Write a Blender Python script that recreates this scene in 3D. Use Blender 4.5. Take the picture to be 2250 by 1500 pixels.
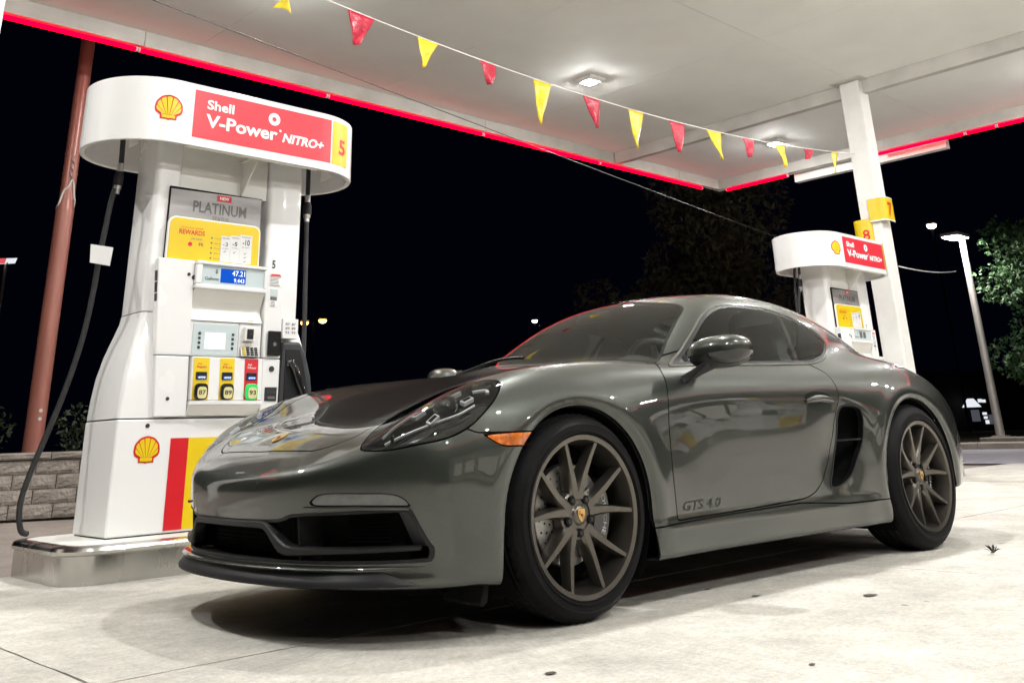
import bpy, bmesh, math, random
import numpy as np
from mathutils import Vector, Matrix
random.seed(7); RNG = np.random.RandomState(11)
for o in list(bpy.data.objects): bpy.data.objects.remove(o)
SC = bpy.context.scene
COL = SC.collection
# ------------------------------------------------------------------ camera (lens shift: the photo is the lower part of a taller frame)
CAMP = [0.73447836, 0.35766452, -0.03350711, -2.5761370, -3.4285471, 0.6040153]
CAM_F, CAM_PX, CAM_PY = 2068.4585, 1131.0666, 183.4428
def cam_axes(yaw, pitch, roll):
    cy, sy, cp, sp = math.cos(yaw), math.sin(yaw), math.cos(pitch), math.sin(pitch)
    f = np.array([sy*cp, cy*cp, sp]); r = np.array([cy, -sy, 0.]); u = np.cross(r, f)
    c, s = math.cos(roll), math.sin(roll)
    return c*r+s*u, -s*r+c*u, f
_r, _u, _f = cam_axes(*CAMP[:3])
cam = bpy.data.cameras.new('camera'); camo = bpy.data.objects.new('camera', cam); COL.objects.link(camo); SC.camera = camo
_m = Matrix.Identity(4)
for i in range(3):
    _m[i][0] = _r[i]; _m[i][1] = _u[i]; _m[i][2] = -_f[i]; _m[i][3] = CAMP[3+i]
camo.matrix_world = _m
cam.sensor_width = 36; cam.lens = CAM_F/2250*36
cam.shift_x = (1125-CAM_PX)/2250; cam.shift_y = -(750-CAM_PY)/2250
cam.clip_start = .05; cam.clip_end = 3000
# ------------------------------------------------------------------ night sky, exposure
wd = bpy.data.worlds.new('World'); SC.world = wd; wd.use_nodes = True
bg = wd.node_tree.nodes['Background']; bg.inputs[0].default_value = (.10, .16, .62, 1); bg.inputs[1].default_value = .0036
SC.view_settings.view_transform = 'Standard'; SC.view_settings.look = 'None'
SC.view_settings.exposure = 0; SC.view_settings.gamma = 1
SC.cycles.use_denoising = True
SC.cycles.max_bounces = 10; SC.cycles.diffuse_bounces = 4; SC.cycles.glossy_bounces = 5
SC.cycles.transmission_bounces = 8; SC.cycles.transparent_max_bounces = 16
SC.cycles.sample_clamp_indirect = 8; SC.cycles.sample_clamp_direct = 0
SC.cycles.caustics_reflective = False; SC.cycles.caustics_refractive = False
LAMP = 2320.0          # radiance of a canopy light's lens
THETA = 0.0339057     # canopy, islands and dispensers stand 1.94 degrees off the car's axis
CT, ST = math.cos(THETA), math.sin(THETA)
def W_(s, t, z=0.): return Vector((s*CT-t*ST, s*ST+t*CT, z))      # canopy frame -> world

# ------------------------------------------------------------------ helpers
class MB:
    def __init__(s): s.v = []; s.f = []; s.mi = []
    def add(s, v, f, mi=0):
        n = len(s.v); s.v += [tuple(map(float, q)) for q in v]; s.f += [tuple(int(i)+n for i in q) for q in f]; s.mi += [mi]*len(f); return s
    def box(s, x0, x1, y0, y1, z0, z1, mi=0):
        return s.add([(x0,y0,z0),(x1,y0,z0),(x1,y1,z0),(x0,y1,z0),(x0,y0,z1),(x1,y0,z1),(x1,y1,z1),(x0,y1,z1)],
                     [(0,3,2,1),(4,5,6,7),(0,1,5,4),(1,2,6,5),(2,3,7,6),(3,0,4,7)], mi)
    def cyl(s, p0, p1, r0, r1=None, n=16, cap=True, mi=0):
        r1 = r0 if r1 is None else r1
        p0 = Vector(p0); p1 = Vector(p1); d = (p1-p0).normalized(); a = d.orthogonal().normalized(); b = d.cross(a)
        v = []
        for p, r in ((p0, r0), (p1, r1)):
            for k in range(n):
                t = 2*math.pi*k/n; v.append(p+a*(r*math.cos(t))+b*(r*math.sin(t)))
        f = [(k, (k+1) % n, n+(k+1) % n, n+k) for k in range(n)]
        if cap: f += [tuple(range(n))[::-1], tuple(range(n, 2*n))]
        return s.add(v, f, mi)
    def tube(s, path, r, n=10, cap=True, mi=0):
        P = [Vector(q) for q in path]; m = len(P); rr = r if hasattr(r, '__len__') else [r]*m
        v = []; a = None
        for i in range(m):
            d = (P[min(i+1, m-1)]-P[max(i-1, 0)]).normalized()
            a = d.orthogonal().normalized() if a is None else (a-d*a.dot(d)).normalized()
            b = d.cross(a)
            for k in range(n):
                t = 2*math.pi*k/n; v.append(P[i]+a*(rr[i]*math.cos(t))+b*(rr[i]*math.sin(t)))
        f = [(i*n+k, i*n+(k+1) % n, (i+1)*n+(k+1) % n, (i+1)*n+k) for i in range(m-1) for k in range(n)]
        if cap: f += [tuple(range(n))[::-1], tuple(range((m-1)*n, m*n))]
        return s.add(v, f, mi)
    def prism(s, poly, fn, d0, d1, mi=0):
        """poly: 2-D points, fn(a,b,d) -> 3-D"""
        n = len(poly); v = [fn(a, b, d0) for a, b in poly]+[fn(a, b, d1) for a, b in poly]
        f = [tuple(range(n)), tuple(range(n, 2*n))[::-1]]+[(k, n+k, n+(k+1) % n, (k+1) % n) for k in range(n)]
        return s.add(v, f, mi)
    def loft(s, rings, cap=True, mi=0):
        n = len(rings[0]); v = [q for r in rings for q in r]; m = len(rings)
        f = [(i*n+k, i*n+(k+1) % n, (i+1)*n+(k+1) % n, (i+1)*n+k) for i in range(m-1) for k in range(n)]
        if cap: f += [tuple(range(n))[::-1], tuple(range((m-1)*n, m*n))]
        return s.add(v, f, mi)
    def lathe(s, prof, o=(0,0,0), n=48, mi=0, ang=2*math.pi, closed=False):
        """prof (r, a): revolve round the Y axis through o; a is along y"""
        v = []; ox, oy, oz = o
        for k in range(n):
            t = ang*k/n
            for r, a in prof: v.append((ox+r*math.cos(t), oy+a, oz+r*math.sin(t)))
        m = len(prof); f = []
        for k in range(n):
            k2 = (k+1) % n
            for i in range(m-1 if not closed else m):
                i2 = (i+1) % m; f.append((k*m+i, k*m+i2, k2*m+i2, k2*m+i))
        return s.add(v, f, mi)
    def build(s, name, mat, parent=None, smooth=None, bevel=0., fix=True, seg=2):
        me = bpy.data.meshes.new(name); me.from_pydata(s.v, [], s.f); me.update()
        mats = mat if isinstance(mat, (list, tuple)) else [mat]
        for m in mats: me.materials.append(m)
        if len(mats) > 1: me.polygons.foreach_set('material_index', s.mi)
        if fix:
            bm = bmesh.new(); bm.from_mesh(me); bmesh.ops.recalc_face_normals(bm, faces=bm.faces); bm.to_mesh(me); bm.free()
        if smooth:
            me.polygons.foreach_set('use_smooth', [True]*len(me.polygons)); me.set_sharp_from_angle(angle=math.radians(smooth))
        o = bpy.data.objects.new(name, me); COL.objects.link(o)
        if parent: o.parent = parent
        if bevel:
            b = o.modifiers.new('bevel', 'BEVEL'); b.width = bevel; b.segments = seg; b.limit_method = 'ANGLE'; b.angle_limit = math.radians(40)
        return o
def tag(o, label=None, cat=None, group=None, kind=None):
    if label: o['label'] = label
    if cat: o['category'] = cat
    if group: o['group'] = group
    if kind: o['kind'] = kind
    return o
def empty(name, loc, rz=0., label=None, cat=None, group=None):
    o = bpy.data.objects.new(name, None); COL.objects.link(o); o.location = loc; o.rotation_euler = (0, 0, rz); o.empty_display_size = .1
    return tag(o, label, cat, group)
def copy_tree(o, parent=None, skip=()):
    c = o.copy(); COL.objects.link(c); c.parent = parent
    for ch in list(o.children):
        if ch.name.split('.')[0] not in skip: copy_tree(ch, c, skip)
    return c
_txt = {}
def text2d(body, size=1., bold=0., shear=0., align='LEFT', space=1.):
    key = (body, size, bold, shear, align, space)
    if key in _txt: return _txt[key]
    """flat glyph mesh of a string -> (verts2d, faces)"""
    cu = bpy.data.curves.new('t', 'FONT'); cu.body = body; cu.size = size; cu.offset = bold; cu.shear = shear; cu.align_x = align
    cu.space_character = space; cu.resolution_u = 3; cu.fill_mode = 'FRONT'
    ob = bpy.data.objects.new('t', cu); COL.objects.link(ob)
    dg = bpy.context.evaluated_depsgraph_get(); me = bpy.data.meshes.new_from_object(ob.evaluated_get(dg))
    v = [(q.co.x, q.co.y) for q in me.vertices]; f = [tuple(q.vertices) for q in me.polygons]
    bpy.data.objects.remove(ob); bpy.data.curves.remove(cu); bpy.data.meshes.remove(me)
    _txt[key] = (v, f); return v, f
def fit_text(mb, body, x0, x1, y0, h, fn, bold=0., shear=0., mi=0):
    """string fitted to x0..x1 (width), capital height h, baseline y0; fn(a,b)->3-D"""
    v, f = text2d(body, 1., bold, shear)
    if not v: return mb
    xs = [q[0] for q in v]; lo, hi = min(xs), max(xs); k = (x1-x0)/max(hi-lo, 1e-6)
    return mb.add([fn(x0+(a-lo)*k, y0+b*h/.70) for a, b in v], f, mi)
# ------------------------------------------------------------------ materials
def M_(name, col, rough=.5, metal=0., coat=0., var=0., scale=12., bump=0., bscale=None, emit=None, estr=0., spec=.5, rvar=0., dist=.01, stretch=None, coatr=.03):
    m = bpy.data.materials.new(name); m.use_nodes = True; nt = m.node_tree; b = nt.nodes['Principled BSDF']
    b.inputs['Base Color'].default_value = (*col, 1); b.inputs['Roughness'].default_value = rough; b.inputs['Metallic'].default_value = metal
    b.inputs['Coat Weight'].default_value = coat; b.inputs['Coat Roughness'].default_value = coatr; b.inputs['Specular IOR Level'].default_value = spec
    if emit: b.inputs['Emission Color'].default_value = (*emit, 1); b.inputs['Emission Strength'].default_value = estr
    if var or bump or rvar:
        tc = nt.nodes.new('ShaderNodeTexCoord'); src = tc.outputs['Object']
        if stretch:
            mp = nt.nodes.new('ShaderNodeMapping'); mp.inputs['Scale'].default_value = stretch; nt.links.new(src, mp.inputs[0]); src = mp.outputs[0]
        n = nt.nodes.new('ShaderNodeTexNoise'); n.inputs['Scale'].default_value = scale; n.inputs['Detail'].default_value = 6; nt.links.new(src, n.inputs['Vector'])
        if var:
            mx = nt.nodes.new('ShaderNodeMix'); mx.data_type = 'RGBA'
            mx.inputs['A'].default_value = tuple(max(0, c*(1-var)) for c in col)+(1,); mx.inputs['B'].default_value = tuple(min(1, c*(1+var)) for c in col)+(1,)
            rm = nt.nodes.new('ShaderNodeMapRange'); rm.inputs[1].default_value = .3; rm.inputs[2].default_value = .7
            nt.links.new(n.outputs['Fac'], rm.inputs[0]); nt.links.new(rm.outputs[0], mx.inputs['Factor']); nt.links.new(mx.outputs['Result'], b.inputs['Base Color'])
        if rvar:
            rm = nt.nodes.new('ShaderNodeMapRange'); rm.inputs[1].default_value = .3; rm.inputs[2].default_value = .7; rm.inputs[3].default_value = max(0, rough-rvar); rm.inputs[4].default_value = rough+rvar
            nt.links.new(n.outputs['Fac'], rm.inputs[0]); nt.links.new(rm.outputs[0], b.inputs['Roughness'])
        if bump:
            n2 = nt.nodes.new('ShaderNodeTexNoise'); n2.inputs['Scale'].default_value = bscale or scale*4; n2.inputs['Detail'].default_value = 5; nt.links.new(src, n2.inputs['Vector'])
            bp = nt.nodes.new('ShaderNodeBump'); bp.inputs['Strength'].default_value = bump; bp.inputs['Distance'].default_value = dist
            nt.links.new(n2.outputs['Fac'], bp.inputs['Height']); nt.links.new(bp.outputs[0], b.inputs['Normal'])
    return m
def glass_mat(name, tint, fac_rough=.01, ior=1.5, base=.0):
    m = bpy.data.materials.new(name); m.use_nodes = True; nt = m.node_tree; nt.nodes.clear()
    out = nt.nodes.new('ShaderNodeOutputMaterial'); tr = nt.nodes.new('ShaderNodeBsdfTransparent'); tr.inputs[0].default_value = (*tint, 1)
    gl = nt.nodes.new('ShaderNodeBsdfGlossy'); gl.inputs['Roughness'].default_value = fac_rough; gl.inputs[0].default_value = (1, 1, 1, 1)
    fr = nt.nodes.new('ShaderNodeFresnel'); fr.inputs[0].default_value = ior; mx = nt.nodes.new('ShaderNodeMixShader')
    ad = nt.nodes.new('ShaderNodeMath'); ad.operation = 'ADD'; ad.use_clamp = True; ad.inputs[1].default_value = base
    nt.links.new(fr.outputs[0], ad.inputs[0]); nt.links.new(ad.outputs[0], mx.inputs[0]); nt.links.new(tr.outputs[0], mx.inputs[1]); nt.links.new(gl.outputs[0], mx.inputs[2]); nt.links.new(mx.outputs[0], out.inputs[0])
    return m
def emit_mat(name, col, s):
    m = bpy.data.materials.new(name); m.use_nodes = True; nt = m.node_tree; nt.nodes.clear()
    out = nt.nodes.new('ShaderNodeOutputMaterial'); e = nt.nodes.new('ShaderNodeEmission'); e.inputs[0].default_value = (*col, 1); e.inputs[1].default_value = s
    nt.links.new(e.outputs[0], out.inputs[0]); return m
K = {}
K['white'] = M_('white_enamel', (.80,.797,.79), .26, coat=.3, var=.008, scale=2, rvar=.02)
K['white_in'] = M_('white_sheet_metal', (.76,.75,.70), .45, var=.05, scale=5)
K['white_col'] = M_('column_paint', (.74,.73,.70), .40, var=.06, scale=4, bump=.05)
K['soffit'] = M_('soffit_paint', (.75,.765,.735), .75, var=.04, scale=1.2, spec=.2)
K['fascia'] = M_('fascia_metal', (.47,.455,.42), .5, var=.12, scale=3)
K['red'] = M_('red_vinyl', (.66,.035,.055), .30, coat=.25, var=.05, scale=4)
K['red_s'] = M_('red_print', (.60,.012,.02), .35, var=.04)
K['yellow'] = M_('yellow_vinyl', (.70,.50,.012), .32, coat=.2, var=.04, scale=4)
K['yellow_s'] = M_('yellow_print', (.76,.54,.01), .35, var=.03)
K['black'] = M_('black_plastic', (.0075,.0075,.0085), .48, spec=.35, var=.2, scale=9, bump=.04, bscale=250, dist=.002)
K['black_matt'] = M_('black_matt', (.004,.004,.0045), .75, var=.2, scale=9, spec=.2)
K['black_gloss'] = M_('black_gloss', (.010,.010,.011), .08, coat=.5)
K['print'] = M_('black_print', (.02,.02,.022), .5)
K['white_print'] = M_('white_print', (.88,.88,.87), .5)
K['grey_print'] = M_('grey_print', (.12,.115,.115), .5)
K['silver'] = M_('silver_print', (.30,.29,.285), .35, metal=.25, var=.30, scale=2.2, stretch=(1,1,5))
K['dark_grey'] = M_('dark_grey_plastic', (.030,.032,.035), .42, var=.15, scale=8)
K['rubber'] = M_('hose_rubber', (.020,.021,.022), .5, var=.2, scale=20, bump=.05)
K['steel'] = M_('brushed_steel', (.62,.61,.58), .27, metal=1., var=.16, scale=5, rvar=.12, bump=.10, bscale=7, dist=.012, stretch=(1,1,.35))
K['steel_s'] = M_('fitting_steel', (.55,.55,.54), .3, metal=1.)
K['screen'] = emit_mat('lit_screen', (.93,.97,1.), 1.25)
K['lcd'] = emit_mat('blue_lcd', (.012,.12,.75), .9)
K['lcd_d'] = emit_mat('lcd_digits', (.85,.93,1.), 1.5)
K['panelglass'] = M_('panel_glass', (.56,.64,.65), .12, coat=.3)
K['green'] = M_('lit_green', (.02,.45,.10), .3, emit=(.02,.8,.15), estr=.35)
K['neon'] = emit_mat('neon_red', (1.0,.0,.017), 4.4)
K['neon_end'] = M_('neon_cap', (.7,.5,.5), .4)
K['lamp'] = emit_mat('led_lens', (1.,.995,.975), LAMP)
K['lamp_body'] = M_('lamp_housing', (.80,.80,.78), .6, var=.05)
K['galv'] = M_('galvanised_pole', (.40,.37,.34), .42, metal=.3, var=.14, scale=6, stretch=(1,1,.3))
K['wire'] = M_('cable', (.16,.16,.15), .6)
# ------------------------------------------------------------------ ground
def ground_mat(name, col, var, fine, rough, speck=.0, stain=.0):
    m = bpy.data.materials.new(name); m.use_nodes = True; nt = m.node_tree; L = nt.links.new; b = nt.nodes['Principled BSDF']
    g = nt.nodes.new('ShaderNodeNewGeometry'); pos = g.outputs['Position']
    def noise(sc, det=6, rough_=.6):
        n = nt.nodes.new('ShaderNodeTexNoise'); n.inputs['Scale'].default_value = sc; n.inputs['Detail'].default_value = det; n.inputs['Roughness'].default_value = rough_; L(pos, n.inputs['Vector']); return n.outputs['Fac']
    def rng(x, a, c, lo, hi):
        r = nt.nodes.new('ShaderNodeMapRange'); r.inputs[1].default_value = a; r.inputs[2].default_value = c; r.inputs[3].default_value = lo; r.inputs[4].default_value = hi; L(x, r.inputs[0]); return r.outputs[0]
    def mul(a, c):
        q = nt.nodes.new('ShaderNodeMath'); q.operation = 'MULTIPLY'; L(a, q.inputs[0]); L(c, q.inputs[1]); return q.outputs[0]
    f = rng(noise(.55), .35, .65, 1-var, 1+var*.5)
    f = mul(f, rng(noise(3.2, 8), .38, .62, 1-var*.7, 1+var*.3))
    f = mul(f, rng(noise(55, 4), .3, .7, 1-fine, 1+fine))
    f = mul(f, rng(noise(260, 2), .35, .7, 1-fine, 1+fine*.6))
    if speck:
        v = nt.nodes.new('ShaderNodeTexVoronoi'); v.inputs['Scale'].default_value = 3.1; L(pos, v.inputs['Vector'])
        f = mul(f, rng(v.outputs['Distance'], .035, .055, 1-speck, 1.))
        v2 = nt.nodes.new('ShaderNodeTexVoronoi'); v2.inputs['Scale'].default_value = 13; L(pos, v2.inputs['Vector'])
        f = mul(f, rng(v2.outputs['Distance'], .05, .09, 1-speck*.6, 1.))
        v3 = nt.nodes.new('ShaderNodeTexVoronoi'); v3.inputs['Scale'].default_value = 47; L(pos, v3.inputs['Vector'])
        f = mul(f, rng(v3.outputs['Distance'], .08, .16, 1-speck*.55, 1.))
        f = mul(f, rng(noise(14, 5, .7), .36, .64, 1-speck*.28, 1+speck*.10))
    if stain:
        f = mul(f, rng(noise(1.25, 3), .60, .72, 1., 1-stain))
    mx = nt.nodes.new('ShaderNodeMix'); mx.data_type = 'RGBA'; mx.blend_type = 'MULTIPLY'; mx.inputs['Factor'].default_value = 1
    mx.inputs['A'].default_value = (*col, 1); L(f, mx.inputs['B']); L(mx.outputs['Result'], b.inputs['Base Color'])
    b.inputs['Roughness'].default_value = rough
    bp = nt.nodes.new('ShaderNodeBump'); bp.inputs['Strength'].default_value = .35; bp.inputs['Distance'].default_value = .006; L(noise(120, 6, .7), bp.inputs['Height']); L(bp.outputs[0], b.inputs['Normal'])
    return m
K['concrete'] = ground_mat('concrete', (.590,.562,.505), .20, .16, .80, .50, .22)
K['joint'] = ground_mat('joint_filler', (.10,.09,.08), .2, .2, .9)
K['asphalt'] = ground_mat('asphalt', (.31,.265,.23), .18, .18, .85)
K['lane'] = ground_mat('lane_asphalt', (.30,.285,.32), .10, .12, .8)
K['soil'] = ground_mat('soil', (.06,.05,.035), .3, .3, .95)
def sheet(name, poly, z, mat, frame=True, kind='structure'):
    mb = MB(); mb.add([W_(a, b, z) if frame else (a, b, z) for a, b in poly], [tuple(range(len(poly)))])
    o = mb.build(name, mat, fix=False); tag(o, kind=kind)
    if o.data.polygons[0].normal.z < 0: o.data.flip_normals()
    return o
sheet('ground', [(-400,-400),(400,-400),(400,400),(-400,400)], -.03, K['asphalt'])
fc = sheet('forecourt', [(-14,-13),(12.85,-13),(12.85,2.48),(-14,2.48)], -.012, K['joint'])
sj = [-14,-11.24,-7.99,-4.74,-1.49,1.76,5.01,8.26,11.51,12.85]; tj = [-13,-10.6,-7.1,-3.85,-.36,2.48]
for i in range(len(sj)-1):
    for j in range(len(tj)-1):
        g = .0045; mb = MB(); a0, a1, b0, b1 = sj[i]+g, sj[i+1]-g, tj[j]+g, tj[j+1]-g; n = 26
        # slightly ragged slab edges
        e = [(a0+(a1-a0)*k/n, b0) for k in range(n)]+[(a1, b0+(b1-b0)*k/n) for k in range(n)]+[(a1-(a1-a0)*k/n, b1) for k in range(n)]+[(a0, b1-(b1-b0)*k/n) for k in range(n)]
        e = [(a+random.uniform(-.003,.003), b+random.uniform(-.003,.003)) for a, b in e]
        dz = random.uniform(-.0015, .0005); N = len(e)
        mb.add([W_(a, b, dz) for a, b in e]+[W_(a, b, -.012) for a, b in e], [tuple(range(N))]+[(k, N+k, N+(k+1) % N, (k+1) % N) for k in range(N)])
        mb.build('slab', K['concrete'], fc)
sheet('driveway', [(12.85,-40),(20.4,-40),(20.4,40),(12.85,40)], -.008, K['lane'])
# kerb and planted island to the right
kb = empty('kerb', W_(20.4,0,0), THETA); tag(kb, kind='structure')
for k in range(14):
    mb = MB(); L0 = -14+k*2.; mb.prism([(0,-.03),(.0,.11),(.02,.135),(.16,.14),(.16,-.03)], lambda a,b,d: (a,d,b), L0+.006, L0+1.994)
    mb.build('kerb_stone', ground_mat('kerb_concrete', (.36,.31,.27), .15, .1, .85) if k == 0 else bpy.data.materials['kerb_concrete'], kb, bevel=.008)
sheet('planting_bed', [(20.56,-30),(60,-30),(60,60),(20.56,60)], .09, K['soil'])
# small dark marks and the dead leaf sprig on the concrete
K['gum'] = M_('gum', (.05,.045,.04), .8)
spots = [(1.05,-1.311,.035),(-.576,-1.279,.020),(.811,-.734+.0,.018),(.784,-.982,.022),(-.05,-1.75,.012),(1.62,-1.72,.016),(2.2,-1.9,.014),(2.9,-1.42,.02),(-1.1,-1.15,.012),(3.3,-1.75,.018),(1.3,-2.05,.015)]
mb = MB()
for x, y, r in spots:
    n = 11; q = [(x+r*random.uniform(.75,1.15)*math.cos(2*math.pi*k/n), y+r*.7*random.uniform(.75,1.15)*math.sin(2*math.pi*k/n), .003) for k in range(n)]; mb.add(q, [tuple(range(n))])
tag(mb.build('gum_stains', K['gum']), 'dark chewing gum spots trodden into the pale concrete', 'stains', kind='stuff')
mb = MB()
for k in range(9):
    a = random.uniform(0, 6.28); r = random.uniform(.02,.055); x, y = 2.457, -1.17
    p0 = Vector((x, y, .004)); p1 = p0+Vector((r*math.cos(a), r*math.sin(a), random.uniform(.004,.05))); w = Vector((-math.sin(a), math.cos(a), .3))*.007
    m_ = (p0+p1)/2+Vector((0,0,.008)); mb.add([p0, m_+w, p1, m_-w], [(0,1,2,3)])
tag(mb.build('leaf_sprig', M_('dead_leaf', (.02,.022,.016), .7), fix=False), 'small dark withered leaf sprig lying on the concrete at right', 'leaf')

# ------------------------------------------------------------------ canopy
can = empty('canopy', W_(0,0,0), THETA, 'pale flat station canopy with glowing red neon edge overhead', 'canopy')
ZS = 5.04
sp = [-6.0,-3.32,-.78,1.76,4.30,6.84,9.20,9.32,12.22]
for i in range(len(sp)-1):
    if sp[i] == 9.20: continue
    for t0, t1 in ((-10.4,-3.9),(-3.895,2.2),(2.205,6.6)):
        mb = MB(); mb.box(sp[i]+.002, sp[i+1]-.002, t0, t1, ZS, ZS+.03); mb.build('soffit_panel', K['soffit'], can)
MB().box(-6.2, 12.6, -10.6, 6.75, ZS+.05, ZS+.70).build('roof_deck', K['fascia'], can)
for t0, t1 in ((-10.4,6.59),): MB().box(9.203, 9.317, t0, t1, 4.85, ZS+.04).build('beam', K['fascia'], can, bevel=.004)
for a, b in ((-6.2,1.105),(1.112,6.28),(6.287,9.19),(9.197,11.0),(11.007,12.3)): MB().box(a, b, 6.602, 6.66, 4.86, ZS+.045).build('fascia_liner', K['fascia'], can)
for a, b in ((-10.5,-4),(-3.99,.5),(.505,3.3),(3.305,6.6)): MB().box(12.222, 12.28, a, b, 4.86, ZS+.045).build('fascia_liner', K['fascia'], can)
MB().box(-6.2, 12.42, 6.662, 6.72, 4.87, ZS+.6).build('fascia', K['white_col'], can)
MB().box(12.282, 12.42, -10.6, 6.66, 4.87, ZS+.6).build('fascia', K['white_col'], can)
MB().box(12.425, 12.56, 2.37, 5.12, 4.72, 4.87).build('fascia_sign_box', K['white_col'], can, bevel=.004)
def neon(p0, p1):
    p0 = Vector(p0); p1 = Vector(p1); d = (p1-p0).normalized(); mb = MB()
    mb.tube([p0+d*.02, p1-d*.02], .027, 10); o = mb.build('neon_tube', K['neon'], can, smooth=40)
    for q, e in ((p0, 1), (p1, -1)): MB().cyl(q, q+d*.02*e, .029, n=10).build('neon_end_cap', K['neon_end'], o)
na = [-6.1,-2.9,-.45,1.05,3.55,6.25,8.85,11.72]
for a, b in zip(na[:-1], na[1:]): neon((a+.004, 6.634, 4.815), (b-.004, 6.634, 4.815))
for a, b in ((6.46,5.13),(3.45,1.98),(1.975,1.5),(1.495,-1.2),(-1.21,-4.),(-4.01,-7),(-7.01,-10.3)): neon((12.25, a, 4.822), (12.25, b, 4.822))
MB().box(-6.2, 12.42, -10.66, -10.602, 4.87, ZS+.6).build('fascia', K['white_col'], can)
for a in range(-6, 12, 3): neon((a+.004, -10.55, 4.815), (a+2.99, -10.55, 4.815))
# luminaires
def canopy_light(s, t, label, group=None):
    e = empty('canopy_light', W_(s, t, ZS), THETA, label, 'ceiling light', group)
    MB().loft([[(-.15,-.15,-.002),(.15,-.15,-.002),(.15,.15,-.002),(-.15,.15,-.002)], [(-.15,-.15,-.018),(.15,-.15,-.018),(.15,.15,-.018),(-.15,.15,-.018)], [(-.10,-.10,-.05),(.10,-.10,-.05),(.10,.10,-.05),(-.10,.10,-.05)]]).build('housing', K['lamp_body'], e)
    MB().loft([[(q*.076*(abs(math.cos(t))**.6*math.copysign(1,math.cos(t))), q*.076*(abs(math.sin(t))**.6*math.copysign(1,math.sin(t))), z) for t in np.linspace(0,2*math.pi,17)[:-1]] for q, z in ((1.,-.0505),(1.,-.056),(.88,-.062),(.5,-.068),(.15,-.070))]).build('lens', K['lamp'], e)
    return e
seen = {(6.23,4.45): 'large square lit canopy light nearest, above the red and yellow pennants', (10.83,4.5): 'small far lit canopy light beside the column at right'}
for s in (-2.97,1.63,6.23,10.83):
    for t in (4.45,-.05,-4.5,-8.6):
        if (s, t) in seen or (s, t+.05) in seen: continue
        if t == 4.45 and s == 10.83: continue
        canopy_light(s, t, 'square lit canopy light overhead, above the top edge of the picture', 'canopy lights out of view')
for q, l in seen.items(): canopy_light(*q, l)
# ------------------------------------------------------------------ columns
def column(s0, s1, t0, t1, label):
    e = empty('canopy_column', W_((s0+s1)/2, (t0+t1)/2, 0), THETA, label, 'column'); a = (s1-s0)/2; b = (t1-t0)/2
    MB().box(-a, a, -b, b, .17, ZS-.02).build('shaft', K['white_col'], e, bevel=.018)
    MB().box(-a-.09, a+.09, -b-.09, b+.09, ZS-.018, ZS-.002).build('cap_flange', K['fascia'], e)
    MB().box(-a-.06, a+.06, -b-.06, b+.06, .176, .20).build('base_plate', K['fascia'], e)
    return e, a, b
c1, ca, cb = column(9.10, 9.36, 2.11, 2.39, 'white square canopy column standing behind the far dispenser')
for z in (1.36,1.02): MB().box(-.08, .07, -cb-.006, -cb, z, z+.22).build('access_cover', K['white_col'], c1, bevel=.003)
column(-1.67, -1.412, 2.11, 2.39, 'white column cut off by the left edge of the picture')
def number_sign(ch, z0, z1, label):
    # yellow plate bent round the column's near corner
    e = empty('number_sign', W_(9.10, 2.11, (z0+z1)/2), THETA, label, 'sign'); h = (z1-z0)/2
    pts = [(-.045,.13)]+[(-.045,.05)]+[(.045-.09*math.cos(t), -.02-.07*math.sin(t)) for t in np.linspace(.3,1.57,8)]+[(.15,-.088),(.22,-.082),(.255,-.068)]
    def off(k, d):
        a = np.array(pts[max(k-1,0)]); b = np.array(pts[min(k+1,len(pts)-1)]); t = (b-a)/np.linalg.norm(b-a); return (pts[k][0]-t[1]*d, pts[k][1]+t[0]*d)
    n = len(pts); ring = pts+[off(k,.012) for k in reversed(range(n))]
    MB().loft([[(a, b, z) for a, b in ring] for z in (-h, h)]).build('plate', K['yellow'], e, smooth=35)
    for z in (-h-.001, h-.013): MB().loft([[(a, b, q) for a, b in [off(k,-.003) for k in range(n)]+[off(k,.013) for k in reversed(range(n))]] for q in (z, z+.014)]).build('rim', K['white'], e, smooth=35)
    mb = MB(); fit_text(mb, ch, .055, .160, -.085, .17, lambda a, b: (a, -.0935, b), bold=.02); mb.build('numeral', K['red_s'], e, fix=False)
number_sign('7', 3.06, 3.37, 'yellow curved number 7 sign fixed high on the white column')
e8 = empty('number_sign', W_(9.09, 2.36, 2.94), THETA-math.pi/2, 'yellow number 8 sign half hidden behind the far dispenser header', 'sign')
mb = MB(); mb.loft([[(x, -.045*(1-abs(x/.125)**3), z) for x in np.linspace(-.125,.125,11)]+[(x, -.045*(1-abs(x/.125)**3)+.012, z) for x in np.linspace(.125,-.125,11)] for z in (-.17,.17)]); mb.build('plate', K['yellow'], e8, smooth=35)
mb = MB(); fit_text(mb, '8', .0, .09, -.10, .13, lambda a, b: (a, -.045*(1-abs(a/.125)**3)-.004, b), bold=.012); mb.build('numeral', K['red_s'], e8, fix=False)
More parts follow.
